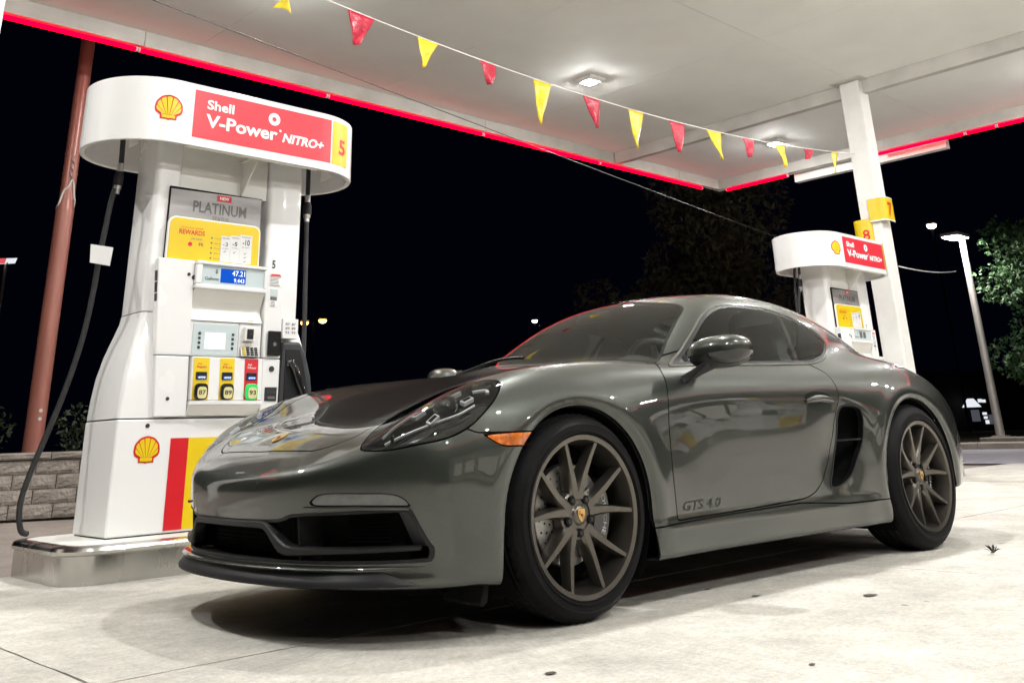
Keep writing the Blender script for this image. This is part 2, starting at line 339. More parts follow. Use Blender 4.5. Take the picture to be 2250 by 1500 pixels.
# ------------------------------------------------------------------ bunting between the columns
bun = empty('bunting', W_(9.07,2.30,4.0), 0, 'string of red and yellow plastic pennants hung between the columns', 'bunting')
def bun_pt(k):
    d = np.array([-6.67217340e-01,-1.43029881e-02,-9.82207208e-03]); c = .812629804+k
    P = np.array(W_(9.07,2.3058239,4.00401935))+c*d; P[2] += 6.19915430e-03*c*(c-13.1855153); return Vector(P)-bun.location
K['cord'] = M_('white_cord', (.80,.79,.76), .6)
mb = MB(); mb.tube([bun_pt(k) for k in np.linspace(-.80,14.9,64)], .0055, 6); mb.build('cord', K['cord'], bun, smooth=60)
K['flag_r'] = M_('red_plastic_film', (.50,.02,.05), .30, var=.2, scale=14, bump=.5, bscale=16, dist=.03)
K['flag_y'] = M_('yellow_plastic_film', (.80,.60,.02), .30, var=.15, scale=14, bump=.5, bscale=16, dist=.03)
FL = [(-1,'r',.02,.30,.0,.5,.2),(0,'y',.18,.33,-.06,1,.0),(1,'r',.26,.15,.0,.7,.2),(2,'y',.24,.32,.10,.9,.1),(3,'r',.24,.25,.05,.75,.3),(4,'y',.27,.37,.12,.95,.1),(5,'r',.27,.38,.06,.8,.4),(6,'y',.24,.48,-.02,1,.0),(7,'r',.25,.32,.10,.75,.5),(8,'y',.23,.50,-.03,.9,.1),(9,'r',.20,.23,.04,.8,.2),(10,'y',.22,.30,-.05,.95,.0),(11,'r',.26,.29,-.02,.55,.6),(12,'y',.18,.24,.0,.5,.5)]
for k, c, w, h, lean, sharp, curl in FL:
    w *= .98; h *= .84
    c0 = bun_pt(k); d = (bun_pt(k-.2)-bun_pt(k+.2)).normalized(); nv = Vector((-d.y, d.x, 0)); nu, nvv = 9, 10; V = []; ph = random.uniform(0, 6)
    for j in range(nvv+1):
        b = j/nvv; ww = w*(1-b*(.90 if sharp > .85 else .72))
        if k == 12: ww = w*abs(1-1.9*b)*.9+.01
        for i in range(nu+1):
            a = i/nu-.5
            V.append(c0+d*(a*ww+lean*b)+Vector((0, 0, -.006-h*b))+nv*(.022*math.sin(ph+a*5+b*4)*b+curl*.08*b*b))
    mb = MB(); mb.add(V, [(j*(nu+1)+i, j*(nu+1)+i+1, (j+1)*(nu+1)+i+1, (j+1)*(nu+1)+i) for j in range(nvv) for i in range(nu)])
    o = mb.build('pennant', K['flag_'+c], bun, smooth=80); sm = o.modifiers.new('thick', 'SOLIDIFY'); sm.thickness = .0012
# loose wire from the left column out to the dark tree
mb = MB(); A = W_(-1.41,2.25,3.42); B = Vector((14.7713,7.7379,4.45)); B = A+(B-A)*1.9
mb.tube([A.lerp(B, k/30)+Vector((0,0,-.06*4*(k/30)*(1-k/30))) for k in range(31)], .0055, 6)
tag(mb.build('overhead_wire', M_('wire', (.12,.12,.115), .6), smooth=60), 'thin wire running from the left column under the canopy towards the dark tree', 'wire')
# ------------------------------------------------------------------ islands
def island(s0, s1, t0, t1, label, group=None):
    e = empty('pump_island', W_((s0+s1)/2, (t0+t1)/2, 0), THETA, label, 'island', group); a = (s1-s0)/2; b = (t1-t0)/2
    def ring(r, off, z, n=8):
        q = []
        for cx, cy, t in ((a-r, b-r, 0), (-a+r, b-r, 90), (-a+r, -b+r, 180), (a-r, -b+r, 270)):
            for k in range(n+1):
                t_ = math.radians(t+90*k/n); q.append((cx+(r+off)*math.cos(t_), cy+(r+off)*math.sin(t_), z))
        return q
    R = .17
    MB().loft([ring(R, 0, -.01), ring(R, 0, .128), ring(R, .004, .130)], cap=False).build('steel_skirt', K['steel'], e, smooth=25)
    MB().loft([ring(R, .004, .130), ring(R, .014, .136), ring(R, .016, .150), ring(R, .010, .164), ring(R, -.004, .170), ring(R, -.055, .171)], cap=False).build('steel_edging', K['steel'], e, smooth=25)
    MB().loft([ring(R, -.056, .10), ring(R, -.056, .1725)]).build('concrete_top', K['white_in'], e)
    return e
island(-.852, 1.45, 1.703, 2.60, 'stainless steel edged pump island under the near dispenser')
island(6.9, 9.40, 1.703, 2.60, 'steel edged pump island under the far dispenser')
island(11.5, 13.7, -9.85, -8.95, 'steel edged pump island mirrored in the car door')
# ------------------------------------------------------------------ shell emblem
def pecten(parent, fn, w, off=.0015, name='shell_emblem'):
    """fan shell emblem of width w; fn(a,b,off)->3-D"""
    def outline(k):
        pts = []
        for i in range(57):
            t = math.radians(205-230*i/56); rr = .5*(1+.018*abs(math.sin(7*math.pi*i/56))); pts.append((k*rr*math.cos(t), .02+k*rr*.97*math.sin(t)))
        pts += [(.30*k, -.27*k-.01), (.30*k, -.44*k+.01), (.07*k, -.44*k+.01), (0, -.47*k+.01), (-.07*k, -.44*k+.01), (-.30*k, -.44*k+.01), (-.30*k, -.27*k-.01)]
        return pts
    q = outline(1.); mb = MB(); n = len(q)
    mb.add([fn(a*w, b*w, off) for a, b in q], [tuple(range(n))]); o = mb.build(name, K['red_s'], parent, fix=False)
    mb = MB(); edges = np.linspace(202, -22, 8); base = (0, -.36)
    for i in range(7):
        t0, t1 = math.radians(edges[i]-2.2), math.radians(edges[i+1]+2.2); arc = [(math.cos(t0+(t1-t0)*k/6)*.425*(1+.03*math.sin(math.pi*k/6)), .02+.412*math.sin(t0+(t1-t0)*k/6)*(1+.03*math.sin(math.pi*k/6))) for k in range(7)]
        tx = (i-3)*.055; loc = [(tx-.02, -.25), (tx+.02, -.25)] if i not in (0, 6) else [(tx-.018, -.24), (tx+.018, -.24)]
        pts = arc+[loc[1], loc[0]]; mb.add([fn(a*w, b*w, off*2) for a, b in pts], [tuple(range(len(pts)))])
    pts = [(-.235,-.255),(.235,-.255),(.235,-.375),(.05,-.375),(0,-.40),(-.05,-.375),(-.235,-.375)]; mb.add([fn(a*w, b*w, off*2) for a, b in pts], [tuple(range(7))])
    mb.build('shell_rays', K['yellow_s'], o, fix=False)
    return o
# ------------------------------------------------------------------ dispenser
def dispenser(number, lit):
    e = empty('fuel_dispenser', (0, 0, 0), THETA)
    Zb = .757
    # lower cabinet
    MB().box(-.600, .600, -.225, .225, .178, Zb-.006).build('base_cabinet', K['white'], e, bevel=.010)
    MB().box(-.59, .59, -.215, .215, .172, .18).build('plinth', K['black_matt'], e)
    def front(v): return lambda a, b: (a, v, b)
    MB().box(-.296, -.194, -.229, -.2255, .19, .651).build('red_stripe', K['red_s'], e)
    MB().box(-.1935, .31, -.229, -.2255, .19, .651).build('yellow_panel', K['yellow_s'], e)
    pecten(e, lambda a, b, o: (-.425+a, -.2255-o, .592+b), .142)
    for u, z, r in ((-.433,.717,.0115),(-.345,.855,.010),(-.285,1.54,.010),(-.253,1.525,.0135)):
        v = -.2262 if z < .75 else -.2462; MB().cyl((u, v-.002, z), (u, v+.02, z), r, n=18).build('lock', K['print'], e)
    # upper core and door blocks
    MB().prism([(-.405,Zb),(-.452,1.61),(.335,1.61),(.335,Zb)], lambda a, b, d: (a, d, b), -.195, .195).build('core', K['white'], e)
    F = -.245
    def blk(poly, v0, v1, name='door_panel', mat='white', bev=.007): return MB().prism(poly, lambda a, b, d: (a, d, b), v0, v1).build(name, K[mat], e, bevel=bev)
    blk([(-.413,Zb+.004),(-.434,1.083),(-.240,1.083),(-.226,Zb+.004)], F, -.19)
    blk([(-.435,1.087),(-.472,1.622),(-.253,1.622),(-.240,1.087)], F, -.19)
    blk([(.222,1.087),(.208,1.622),(.338,1.622),(.340,1.087)], F, -.19)
    blk([(.222,Zb+.004),(.222,1.083),(.340,1.083),(.340,Zb+.004)], F, -.19)
    blk([(-.250,1.602),(-.250,1.622),(.206,1.622),(.206,1.602)], -.272, -.19, 'display_bezel')
    blk([(-.250,1.462),(-.250,1.489),(.206,1.489),(.206,1.462)], -.272, -.19, 'display_bezel')
    blk([(-.250,1.4895),(-.250,1.6015),(-.214,1.6015),(-.214,1.4895)], -.270, -.19, 'display_bezel')
    blk([(.190,1.4895),(.190,1.6015),(.206,1.6015),(.206,1.4895)], -.270, -.19, 'display_bezel')
    dsp = MB().box(-.2135, .1895, -.258, -.20, 1.4895, 1.6015).build('display_window', K['panelglass'], e)
    # hooded recess under the display (curved)
    mb = MB(); n = 10; v = []
    for k in range(n+1):
        t = k/n; z = 1.4615-.176*t; d = -.262+.062*math.sin(math.pi*min(t*1.0, 1)*.5)**.6 if t < .5 else -.205-.04*((t-.5)/.5)**2
        v += [(-.2495, d, z), (.2055, d, z)]
    mb.add(v, [(2*k, 2*k+1, 2*k+3, 2*k+2) for k in range(n)]); mb.build('receipt_recess', K['white_in'], e, smooth=60)
    blk([(-.2495,1.087),(-.2495,1.284),(.058,1.284),(.058,1.087)], -.238, -.19, 'screen_bezel')
    blk([(.0605,1.087),(.0605,1.284),(.2075,1.284),(.2075,1.087)], -.236, -.19, 'card_bezel')
    mb = MB(); mb.prism([(-.262,.846),(-.250,1.083),(-.19,1.083),(-.19,.846)], lambda a, b, d: (d, a, b), -.222, .2185); mb.build('grade_panel', K['white'], e, bevel=.005)
    mb = MB()   # curved ledge under the grade buttons
    q = [(-.225+.445*k/14, -.268-.022*math.sin(math.pi*k/14)) for k in range(15)]
    V = [(a, b, z) for z in (.822, .843) for a, b in q+[(.22,-.19),(-.225,-.19)]]; N = 17
    mb.add(V, [tuple(range(N))[::-1], tuple(range(N, 2*N))]+[(k, (k+1) % N, N+(k+1) % N, N+k) for k in range(N)]); mb.build('grade_ledge', K['white'], e, bevel=.003)
    mb = MB(); mb.loft([[(a, b*.985-.0, .8215) for a, b in q]+[(.22,-.19,.8215),(-.225,-.19,.8215)], [(a*.98, -.205-.03*math.sin(math.pi*(k)/14), .765) for k, (a, b) in enumerate(q)]+[(.22,-.19,.765),(-.225,-.19,.765)]]); mb.build('grade_apron', K['white'], e, smooth=35)
    # display read-outs
    if lit:
        MB().box(-.094, .069, -.2595, -.2585, 1.507, 1.589).build('lcd', K['lcd'], dsp)
        mb = MB(); fit_text(mb, '47.21', -.022, .062, 1.552, .030, front(-.2605), bold=.012); fit_text(mb, '9.443', -.008, .060, 1.513, .024, front(-.2605), bold=.012); mb.build('digits', K['lcd_d'], dsp, fix=False)
    else:
        for a, b in ((-.08,-.02),(.0,.06)): MB().box(a, b, -.2595, -.2585, 1.515, 1.585).build('lcd', K['grey_print'], dsp)
    mb = MB(); fit_text(mb, '$', -.128, -.112, 1.558, .022, front(-.2592), bold=.012); fit_text(mb, 'Gallons', -.192, -.105, 1.516, .018, front(-.2592), bold=.01); mb.build('lettering', K['print'], dsp, fix=False)
    # customer screen
    sc_ = MB().box(-.228, .050, -.242, -.239, 1.094, 1.268).build('screen_panel', K['panelglass'], e)
    MB().box(-.154, -.026, -.2445, -.2425, 1.126, 1.219).build('lit_screen', K['screen'], sc_)
    for k in range(4):
        for u in (-.196,.012): MB().box(u, u+.016, -.2455, -.2425, 1.128+.026*k, 1.128+.026*k+.014).build('soft_key', K['print'], sc_, bevel=.002)
    # card reader and keypad
    cr = MB().box(.085, .155, -.262, -.236, 1.178, 1.262).build('card_reader', K['white_in'], e, bevel=.006)
    MB().box(.100, .142, -.2645, -.2625, 1.190, 1.248).build('card_slot', K['black'], cr, bevel=.002); MB().box(.118, .142, -.2665, -.265, 1.215, 1.222).build('slot_edge', K['dark_grey'], cr)
    kp = MB().prism([(-.262,1.090),(-.240,1.150),(-.20,1.150),(-.20,1.090)], lambda a, b, d: (d, a, b), .072, .195).build('keypad', K['steel_s'], e, bevel=.003)
    for r in range(4):
        for c in range(4):
            z = 1.098+.0128*r; v = -.262+.022*(z-1.09)/.06-.0035; MB().box(.083+.026*c, .083+.026*c+.019, v, v+.004, z, z+.009).build('key', K['yellow_s'] if c == 0 else K['print'], kp)
    mb = MB(); fit_text(mb, 'INSERT', .108, .150, 1.292, .009, front(-.2475), bold=.005); fit_text(mb, 'CARD', .113, .145, 1.276, .009, front(-.2475), bold=.005); mb.build('lettering', K['grey_print'], e, fix=False)
    bx = MB().box(.244, .330, -.262, -.2455, 1.100, 1.246).build('contactless_reader', K['black_gloss'], e, bevel=.006)
    MB().cyl((.288,-.2635,1.168), (.288,-.2625,1.168), .012, n=14).build('contactless_mark', K['grey_print'], bx)
    MB().cyl((.284,-.250,1.025), (.284,-.2455,1.025), .0165, n=20).build('speaker_port', K['print'], e)
    rs = MB().box(.246, .326, -.250, -.2455, .842, .921).build('receipt_slot', K['print'], e, bevel=.004); MB().prism([(.262,.852),(.262,.868),(.312,.868),(.312,.852)], lambda a, b, d: (a, d, b), -.256, -.2505).build('paper_lip', K['grey_print'], rs, bevel=.002); MB().box(.258,.316,-.2525,-.2505,.885,.90).build('paper_lip', K['dark_grey'], rs)
    # grade selectors
    for u0, u1, m, num, nm in ((-.212,-.118,'yellow_s','87','Regular'),(-.052,.038,'yellow_s','89','Plus'),(.104,.190,'red_s','93','V-Power')):
        c = (u0+u1)/2; sl = lambda z: -.250-.012*(1.083-z)/.237
        st = MB().add([(u0, sl(.85)-.003, .85), (u1, sl(.85)-.003, .85), (u1, sl(1.078)-.003, 1.078), (u0, sl(1.078)-.003, 1.078), (u0, sl(.85)+.004, .85), (u1, sl(.85)+.004, .85), (u1, sl(1.078)+.004, 1.078), (u0, sl(1.078)+.004, 1.078)], [(0,1,2,3),(4,7,6,5),(0,4,5,1),(1,5,6,2),(2,6,7,3),(3,7,4,0)]).build('grade_strip', K[m], e)
        mb = MB(); fit_text(mb, 'Shell', c-.024, c+.0, 1.040, .010, lambda a, b: (a, sl(b)-.0045, b), bold=.01); fit_text(mb, nm, c-.028, c+.030, 1.022, .012, lambda a, b: (a, sl(b)-.0045, b), bold=.01); mb.build('lettering', K['red_s'] if m == 'yellow_s' else K['white_print'], st, fix=False)
        MB().box(c-.033, c+.033, sl(.985)-.010, sl(.985)-.002, .958, 1.000).build('price_window', K['black'], st, bevel=.004)
        MB().box(c-.026, c+.026, sl(.985)-.0115, sl(.985)-.0105, .962, .978).build('price_lcd', K['lcd'] if lit else K['grey_print'], st)
        if lit:
            mb = MB(); fit_text(mb, '4999', c-.022, c+.022, .963, .012, lambda a, b: (a, sl(.985)-.0122, b), bold=.012); mb.build('price_digits', K['lcd_d'], st, fix=False)
        bt = []
        for k in range(24):
            t = 2*math.pi*k/24; ct, st_ = math.cos(t), math.sin(t); bt.append((c+.040*math.copysign(abs(ct)**.55, ct), .893+.045*math.copysign(abs(st_)**.55, st_)))
        yv = sl(.89)
        b1 = MB().prism(bt, lambda a, b, d: (a, d, b), yv-.020, yv-.002).build('grade_button', K['black_gloss'] if num != '93' else K['green'], st, bevel=.006)
        MB().prism([(c+(a-c)*.68+.003, .886+(b-.893)*.70) for a, b in bt], lambda a, b, d: (a, d, b), yv-.0225, yv-.0205).build('octane_label', M_('pale_yellow', (.72,.66,.33), .4) if 'pale_yellow' not in bpy.data.materials else bpy.data.materials['pale_yellow'], st)
        mb = MB(); fit_text(mb, num, c-.018, c+.024, .876, .024, front(yv-.0235), bold=.02); mb.build('octane_number', K['print'], st, fix=False)
    # advertising panel
    ad = MB().prism([(-.408,1.632),(-.408,2.048),(.186,2.060),(.186,1.632)], lambda a, b, d: (a, d, b), -.176, -.12).build('advert_panel', K['silver'], e)
    MB().box(-.412, .191, -.174, -.10, 1.628, 2.064).build('advert_frame', K['black_matt'], e)
    y = -.1775
    MB().box(-.115, -.020, y-.0015, y+.0005, 2.010, 2.047).build('new_badge', K['red_s'], ad)
    mb = MB(); fit_text(mb, 'NEW', -.098, -.038, 2.020, .018, front(y-.003), bold=.02); mb.build('badge_lettering', K['white_print'], ad, fix=False)
    mb = MB(); fit_text(mb, 'PLATINUM', -.265, .085, 1.928, .066, front(y-.0005), bold=.022); fit_text(mb, 'STATUS', -.137, -.030, 1.885, .026, front(y-.0005), bold=.004); mb.build('advert_lettering', K['grey_print'], ad, fix=False)
    def rrect(x0, x1, z0, z1, r, n=6, flat=False):
        q = []
        for cx, cz, t in ((x1-r, z1-r, 0), (x0+r, z1-r, 90)):
            for k in range(n+1): a = math.radians(t+90*k/n); q.append((cx+r*math.cos(a), cz+r*math.sin(a)))
        return q+[(x0, z0), (x1, z0)]
    MB().prism(rrect(-.412,.185,1.630,1.884,.045), lambda a, b, d: (a, d, b), -.192, -.176).build('reward_board_edge', K['white_in'], ad)
    MB().prism(rrect(-.402,.175,1.631,1.874,.038), lambda a, b, d: (a, d, b), -.1955, -.1925).build('reward_board', K['yellow'], ad)
    yb = -.1965
    mb = MB(); fit_text(mb, 'REWARDS', -.345,-.185,1.782,.028, front(yb), bold=.02); fit_text(mb, 'GOLD LEVEL MEMBER', -.335,-.195,1.818,.008, front(yb)); fit_text(mb, 'F', -.218,-.204,1.720,.018, front(yb), bold=.03); mb.build('reward_lettering', K['red_s'], ad, fix=False)
    mb = MB(); fit_text(mb, 'JOIN TODAY', -.268,-.198,1.754,.009, front(yb), bold=.012); fit_text(mb, 'R', -.202,-.188,1.720,.018, front(yb), bold=.03)
    for k in range(5):
        z = 1.772-.030*k; fit_text(mb, ('Fuel savings','Every day','Points','Bonus','Rewards')[k], -.118, -.118+(.058,.04,.05,.048,.04)[k], z, .008, front(yb)); mb.add([(-.138+.006*math.cos(t), yb, z+.004+.006*math.sin(t)) for t in np.linspace(0, 6.28, 10)[:-1]], [tuple(range(9))])
    tag(mb.build('small_print', K['grey_print'], ad, fix=False), kind='stuff')
    MB().cyl((-.272,yb-.001,1.726), (-.272,yb+.001,1.726), .013, n=16).build('round_mark', K['red_s'], ad)
    for x0, x1, z1, t_, n_ in ((-.078,-.016,1.797,'-3',1),(-.0155,.047,1.806,'-5',1),(.0475,.128,1.817,'-10',3)):
        c = MB().box(x0, x1-.0008, yb-.0015, yb+.0005, 1.640, z1).build('tier_card', K['silver'] if False else M_('card_grey', (.66,.66,.65), .5) if 'card_grey' not in bpy.data.materials else bpy.data.materials['card_grey'], ad)
        mb = MB(); w = x1-x0; fit_text(mb, t_, x0+w*.2, x0+w*(.72 if t_ != '-10' else .8), z1-.062, .024 if t_ != '-10' else .034, front(yb-.0025), bold=.02 if t_ != '-3' else .0); fit_text(mb, {'-3':'SILVER','-5':'GOLD','-10':'PLATINUM'}[t_], x0+w*.12, x1-w*.12, z1-.018, .009, front(yb-.0025))
        fit_text(mb, 'per gallon', x0+w*.18, x1-w*.18, z1-.078, .006, front(yb-.0025))
        for k in range(n_):
            zz = 1.70-.024*k; cx = (x0+x1)/2-.006; mb.add([(cx-.006,yb-.0025,zz+.003),(cx-.001,yb-.0025,zz-.004),(cx+.012,yb-.0025,zz+.010),(cx+.010,yb-.0025,zz+.011),(cx-.001,yb-.0025,zz),(cx-.004,yb-.0025,zz+.005)], [(0,1,4,5),(1,2,3,4)])
        mb.build('card_lettering', K['print'], ad, fix=False)
    # end towers: flared skirts and upright posts
    def rr(u0, u1, v, z, r=.02):
        q = []
        for cx, cy, t in ((u1-r, v-r, 0), (u0+r, v-r, 90), (u0+r, -v+r, 180), (u1-r, -v+r, 270)):
            for k in range(5): a = math.radians(t+22.5*k); q.append((cx+r*math.cos(a), cy+r*math.sin(a), z))
        return q
    for sg in (-1, 1):
        def R_(u0, u1, v, z, r=.02): return rr(min(sg*u0, sg*u1), max(sg*u0, sg*u1), v, z, r)
        lo = .600; hi = .465 if sg < 0 else .47
        sh = [(Zb, lo, .36, .222, .02), (.86, lo-.006, .36, .221, .02), (.98, lo-.018, .355, .214, .024), (1.10, lo-.042, .35, .200, .03), (1.20, lo-.072, .345, .182, .032), (1.28, lo-.094, .34, .164, .034), (1.325, lo-.100, .335, .158, .034)]
        MB().loft([R_(a, b, v, z, r) for z, a, b, v, r in sh]).build('flared_skirt', K['white'], e, smooth=30)
        MB().loft([R_(lo-.101, .335 if sg < 0 else .25, .157, 1.331, .034), R_(lo-.103, .335 if sg < 0 else .25, .155, 2.45, .034)]).build('upright_post', K['white'], e, smooth=30)
    # label strips on the flank of the left door
    for k in range(5):
        z0 = 1.55-.064*k; sl = lambda z: -.472+.0425*(1.622-z)/.535
        MB().add([(sl(z0)-.0025,-.236,z0),(sl(z0)-.0025,-.200,z0),(sl(z0-.058)-.0025,-.200,z0-.058),(sl(z0-.058)-.0025,-.236,z0-.058)], [(0,1,2,3)]).build('flank_label', K['print'] if k else K['dark_grey'], e, fix=False)
    # stickers on the right column
    y2 = -.2465
    def sticker(x0, x1, z0, z1, m, rows=0, name='sticker'):
        o = MB().box(x0, x1, y2-.001, y2+.0005, z0, z1).build(name, K[m], e)
        if rows:
            mb = MB()
            for r in range(rows):
                z = z1-(z1-z0)*(r+.8)/rows; k = random.uniform(.75,1); mb.box(x0+.004, x0+.004+(x1-x0-.008)*k, y2-.0016, y2-.0012, z, z+(z1-z0)/rows*.45)
            mb.build('sticker_text', K['grey_print'], o)
    MB().prism([(.235,1.575),(.250,1.588),(.305,1.588),(.318,1.575)], lambda a, b, d: (a, d, b), y2-.0015, y2).build('warning_sticker', K['red_s'], e)
    sticker(.236,.316,1.515,1.574,'white_print',7); sticker(.247,.297,1.455,1.497,'panelglass'); sticker(.248,.293,1.430,1.450,'grey_print'); sticker(.247,.291,1.392,1.424,'white_print',4)
    mb = MB(); fit_text(mb, number, .296, .320, 1.640, .050, front(-.1605), bold=.02); mb.build('side_number', K['print'], e, fix=False)
    # nozzle boot on the right-hand end
    mb = MB(); mb.prism([(.345,.80),(.352,1.185),(.475,1.19),(.515,1.13),(.560,.98),(.585,.80)], lambda a, b, d: (a, d, b), -.248, -.06); bo = mb.build('nozzle_boot', K['dark_grey'], e, bevel=.016)
    MB().prism([(.372,.83),(.372,1.145),(.468,1.145),(.492,1.09),(.54,.90),(.548,.83)], lambda a, b, d: (a, d, b), -.2525, -.24).build('boot_recess', K['black'], bo, bevel=.004)
    mb = MB(); mb.tube([(.40,-.262,1.07),(.43,-.268,1.03),(.46,-.270,.96),(.50,-.262,.88)], [.018,.022,.024,.02], 10); mb.build('nozzle', K['black_gloss'], bo, smooth=40)
    sp_ = MB(); sp_.loft([[(.385,-.256,1.045),(.425,-.256,1.045),(.425,-.25,1.045),(.385,-.25,1.045)],[(.385,-.266,1.07),(.428,-.262,1.082),(.428,-.25,1.082),(.385,-.25,1.075)]]); sp_.build('nozzle_guard', K['steel_s'], bo, bevel=.002)
    sticker(.352,.440,1.215,1.318,'white_print'); 
    mb = MB(); 
    for r, t_ in enumerate(('87','89','93')): fit_text(mb, t_, .405, .432, 1.285-.025*r, .014, lambda a, b: (a, -.250, b), bold=.01); fit_text(mb, t_, .362, .39, 1.285-.025*r, .014, lambda a, b: (a, -.250, b), bold=.0)
    MB().box(.345,.452,-.2485,-.19,1.205,1.325).build('price_plate', K['white'], e, bevel=.004); mb.build('price_lettering', K['print'], e, fix=False)
    # header: hollow stadium band
    RA = .39; C0, C1 = -.495, .500
    def hd(a, z, off=0.):
        """a: distance along the front from u=0 (positive to the right)"""
        r = RA+off
        if C0 <= a <= C1: return (a, -r, z)
        if a > C1: t = (a-C1)/RA; return (C1+r*math.sin(t), -r*math.cos(t), z)
        t = (C0-a)/RA; return (C0-r*math.sin(t), -r*math.cos(t), z)
    A0, A1 = C0-math.pi*RA, C1+math.pi*RA
    ar = [A0+(C0-A0)*k/28 for k in range(28)]+[C0+(C1-C0)*k/6 for k in range(6)]+[C1+(A1-C1)*k/28 for k in range(29)]
    z0, z1 = 2.262, 2.650
    def ring(off, z): return [hd(a, z, off) for a in ar]
    MB().loft([ring(-.03, z0+.004), ring(-.004, z0), ring(0, z0+.004), ring(0, z1-.006), ring(-.008, z1), ring(-.028, z1-.002), ring(-.03, z0+.004)], cap=False).build('header', K['white'], e, smooth=30)
    MB().loft([ring(-.031, 2.53), ring(-.031, 2.545)]).build('header_deck', K['white_in'], e)
    for a in (-.41-.19, C0-.62, C1+.36): MB().add([hd(a, z0+.008, .0008), hd(a+.004, z0+.008, .0008), hd(a+.004, z1-.008, .0008), hd(a, z1-.008, .0008)], [(0,1,2,3)]).build('header_seam', K['white_in'], e, fix=False)
    def strip(a0, a1, q0, q1, off, nm, mt, n=14):
        v = []
        for k in range(n+1):
            a = a0+(a1-a0)*k/n; v += [hd(a, q0, off), hd(a, q1, off)]
        return MB().add(v, [(2*k, 2*k+2, 2*k+3, 2*k+1) for k in range(n)]).build(nm, K[mt], e, fix=False)
    rd = strip(-.411, .549, 2.316, 2.612, .0018, 'header_sign', 'red')
    yl = strip(.562, .730, 2.316, 2.612, .0018, 'number_panel', 'yellow')
    tx = lambda a, b: hd(a, b, .0036)
    mb = MB(); fit_text(mb, 'Shell', -.330, -.155, 2.507, .056, tx, bold=.026); fit_text(mb, 'V-Power', -.332, .150, 2.395, .078, tx, bold=.028); fit_text(mb, 'NITRO+', .185, .492, 2.395, .056, tx, bold=.036, shear=.22)
    mb.add([tx(.168+.008*math.cos(t), 2.462+.008*math.sin(t)) for t in np.linspace(0, 6.283, 13)[:-1]], [tuple(range(12))])
    cx, cz = .122, 2.53; n = 40; ro, ri = .041, .014
    V = [tx(cx+ro*math.cos(2*math.pi*k/n), cz+ro*math.sin(2*math.pi*k/n)) for k in range(n)]+[tx(cx+(ri+(.008 if k % 4 == 0 else 0))*math.cos(2*math.pi*k/n+.12), cz+(ri+(.008 if k % 4 == 0 else 0))*math.sin(2*math.pi*k/n+.12)) for k in range(n)]
    mb.add(V, [(k, (k+1) % n, n+(k+1) % n, n+k) for k in range(n)])
    mb.build('sign_lettering', K['white_print'], rd, fix=False)
    mb = MB(); fit_text(mb, number, .622, .690, 2.395, .100, tx, bold=.03); mb.build('number', K['red_s'], yl, fix=False)
    pecten(e, lambda a, b, o: hd(-.560+a, 2.462+b, o+.0006), .160)
    # header brackets, inner riser panel
    MB().box(-.42, .24, -.135, .135, 2.068, 2.52).build('riser_panel', K['white_in'], e)
    for u in (.055,):
        MB().prism([(-.36,2.285),(-.20,2.12),(-.14,2.068),(-.14,2.30),(-.20,2.30)], lambda a, b, d: (d, a, b), u, u+.006).build('bracket', K['white_in'], e); MB().box(u-.02, u+.03, -.37, -.138, 2.285, 2.292).build('bracket', K['white_in'], e)
    for u in (-.66,.66):
        MB().prism([(-.25,2.27),(-.10,2.27),(-.10,2.42),(-.16,2.34)], lambda a, b, d: (d, a, b), u, u+.006).build('bracket', K['white_in'], e)
    MB().box(-.43, .46, -.372, -.355, 2.258, 2.280).build('header_rail', K['white_in'], e)
    # hoses
    HL = [(-.62,2.25,2.40),(-.607,2.265,2.22),(-.607,2.274,2.149),(-.626,2.297,1.996),(-.633,2.321,1.835),(-.639,2.344,1.676),(-.641,2.368,1.467),(-.656,2.391,1.237),(-.685,2.415,1.037),(-.725,2.439,.843),(-.767,2.462,.678),(-.808,2.486,.517),(-.832,2.509,.382),(-.826,2.533,.291),(-.798,2.556,.21),(-.758,2.58,.19)]
    HR = [(.709,2.3,2.45),(.712,2.3,2.218),(.713,2.3,2.057),(.719,2.3,1.806),(.731,2.3,1.381),(.736,2.3,1.088),(.734,2.3,.945),(.71,2.28,.80),(.66,2.22,.74),(.60,2.10,.80),(.545,1.99,.88)]
    def smooth_path(P, m=6):
        P = [Vector(q) for q in P]; out = []
        for i in range(len(P)-1):
            p0, p1, p2, p3 = P[max(i-1, 0)], P[i], P[i+1], P[min(i+2, len(P)-1)]
            for k in range(m):
                t = k/m; out.append(.5*((2*p1)+(p2-p0)*t+(2*p0-5*p1+4*p2-p3)*t*t+(3*p1-p0-3*p2+p3)*t**3))
        return out+[P[-1]]
    for H in (HL, HR):
        P = [(a-.02, b-2.19, c) for a, b, c in H]; h = MB(); h.tube(smooth_path(P), .0155, 10); h = h.build('hose', K['rubber'], e, smooth=50)
        q = [Vector(P[1]), Vector(P[2])]; d = (q[1]-q[0]).normalized(); b0 = q[0]+d*.02
        for a, b, r, m in ((-.02,.03,.019,'steel_s'),(.03,.05,.024,'black'),(.05,.115,.029,'black'),(.115,.135,.024,'steel_s'),(.135,.165,.018,'steel_s')): MB().cyl(b0+d*a, b0+d*b, r, n=14).build('breakaway_coupling', K[m], h, smooth=30)
        if H is HL: MB().prism([(-.738,1.722),(-.606,1.716),(-.614,1.606),(-.730,1.616)], lambda a, b, d: (a, d, b), .095, .10).build('hose_tag', K['white'], h, bevel=.004)
    if not lit:
        P = [(-.52, .16, 2.45), (-.55, .19, 2.2), (-.57, .20, 1.8), (-.60, .20, 1.3), (-.66, .15, .85), (-.66, .1, .40)]
        h = MB(); h.tube(smooth_path(P), .0155, 8); h.build('hose', K['rubber'], e, smooth=50)
    return e
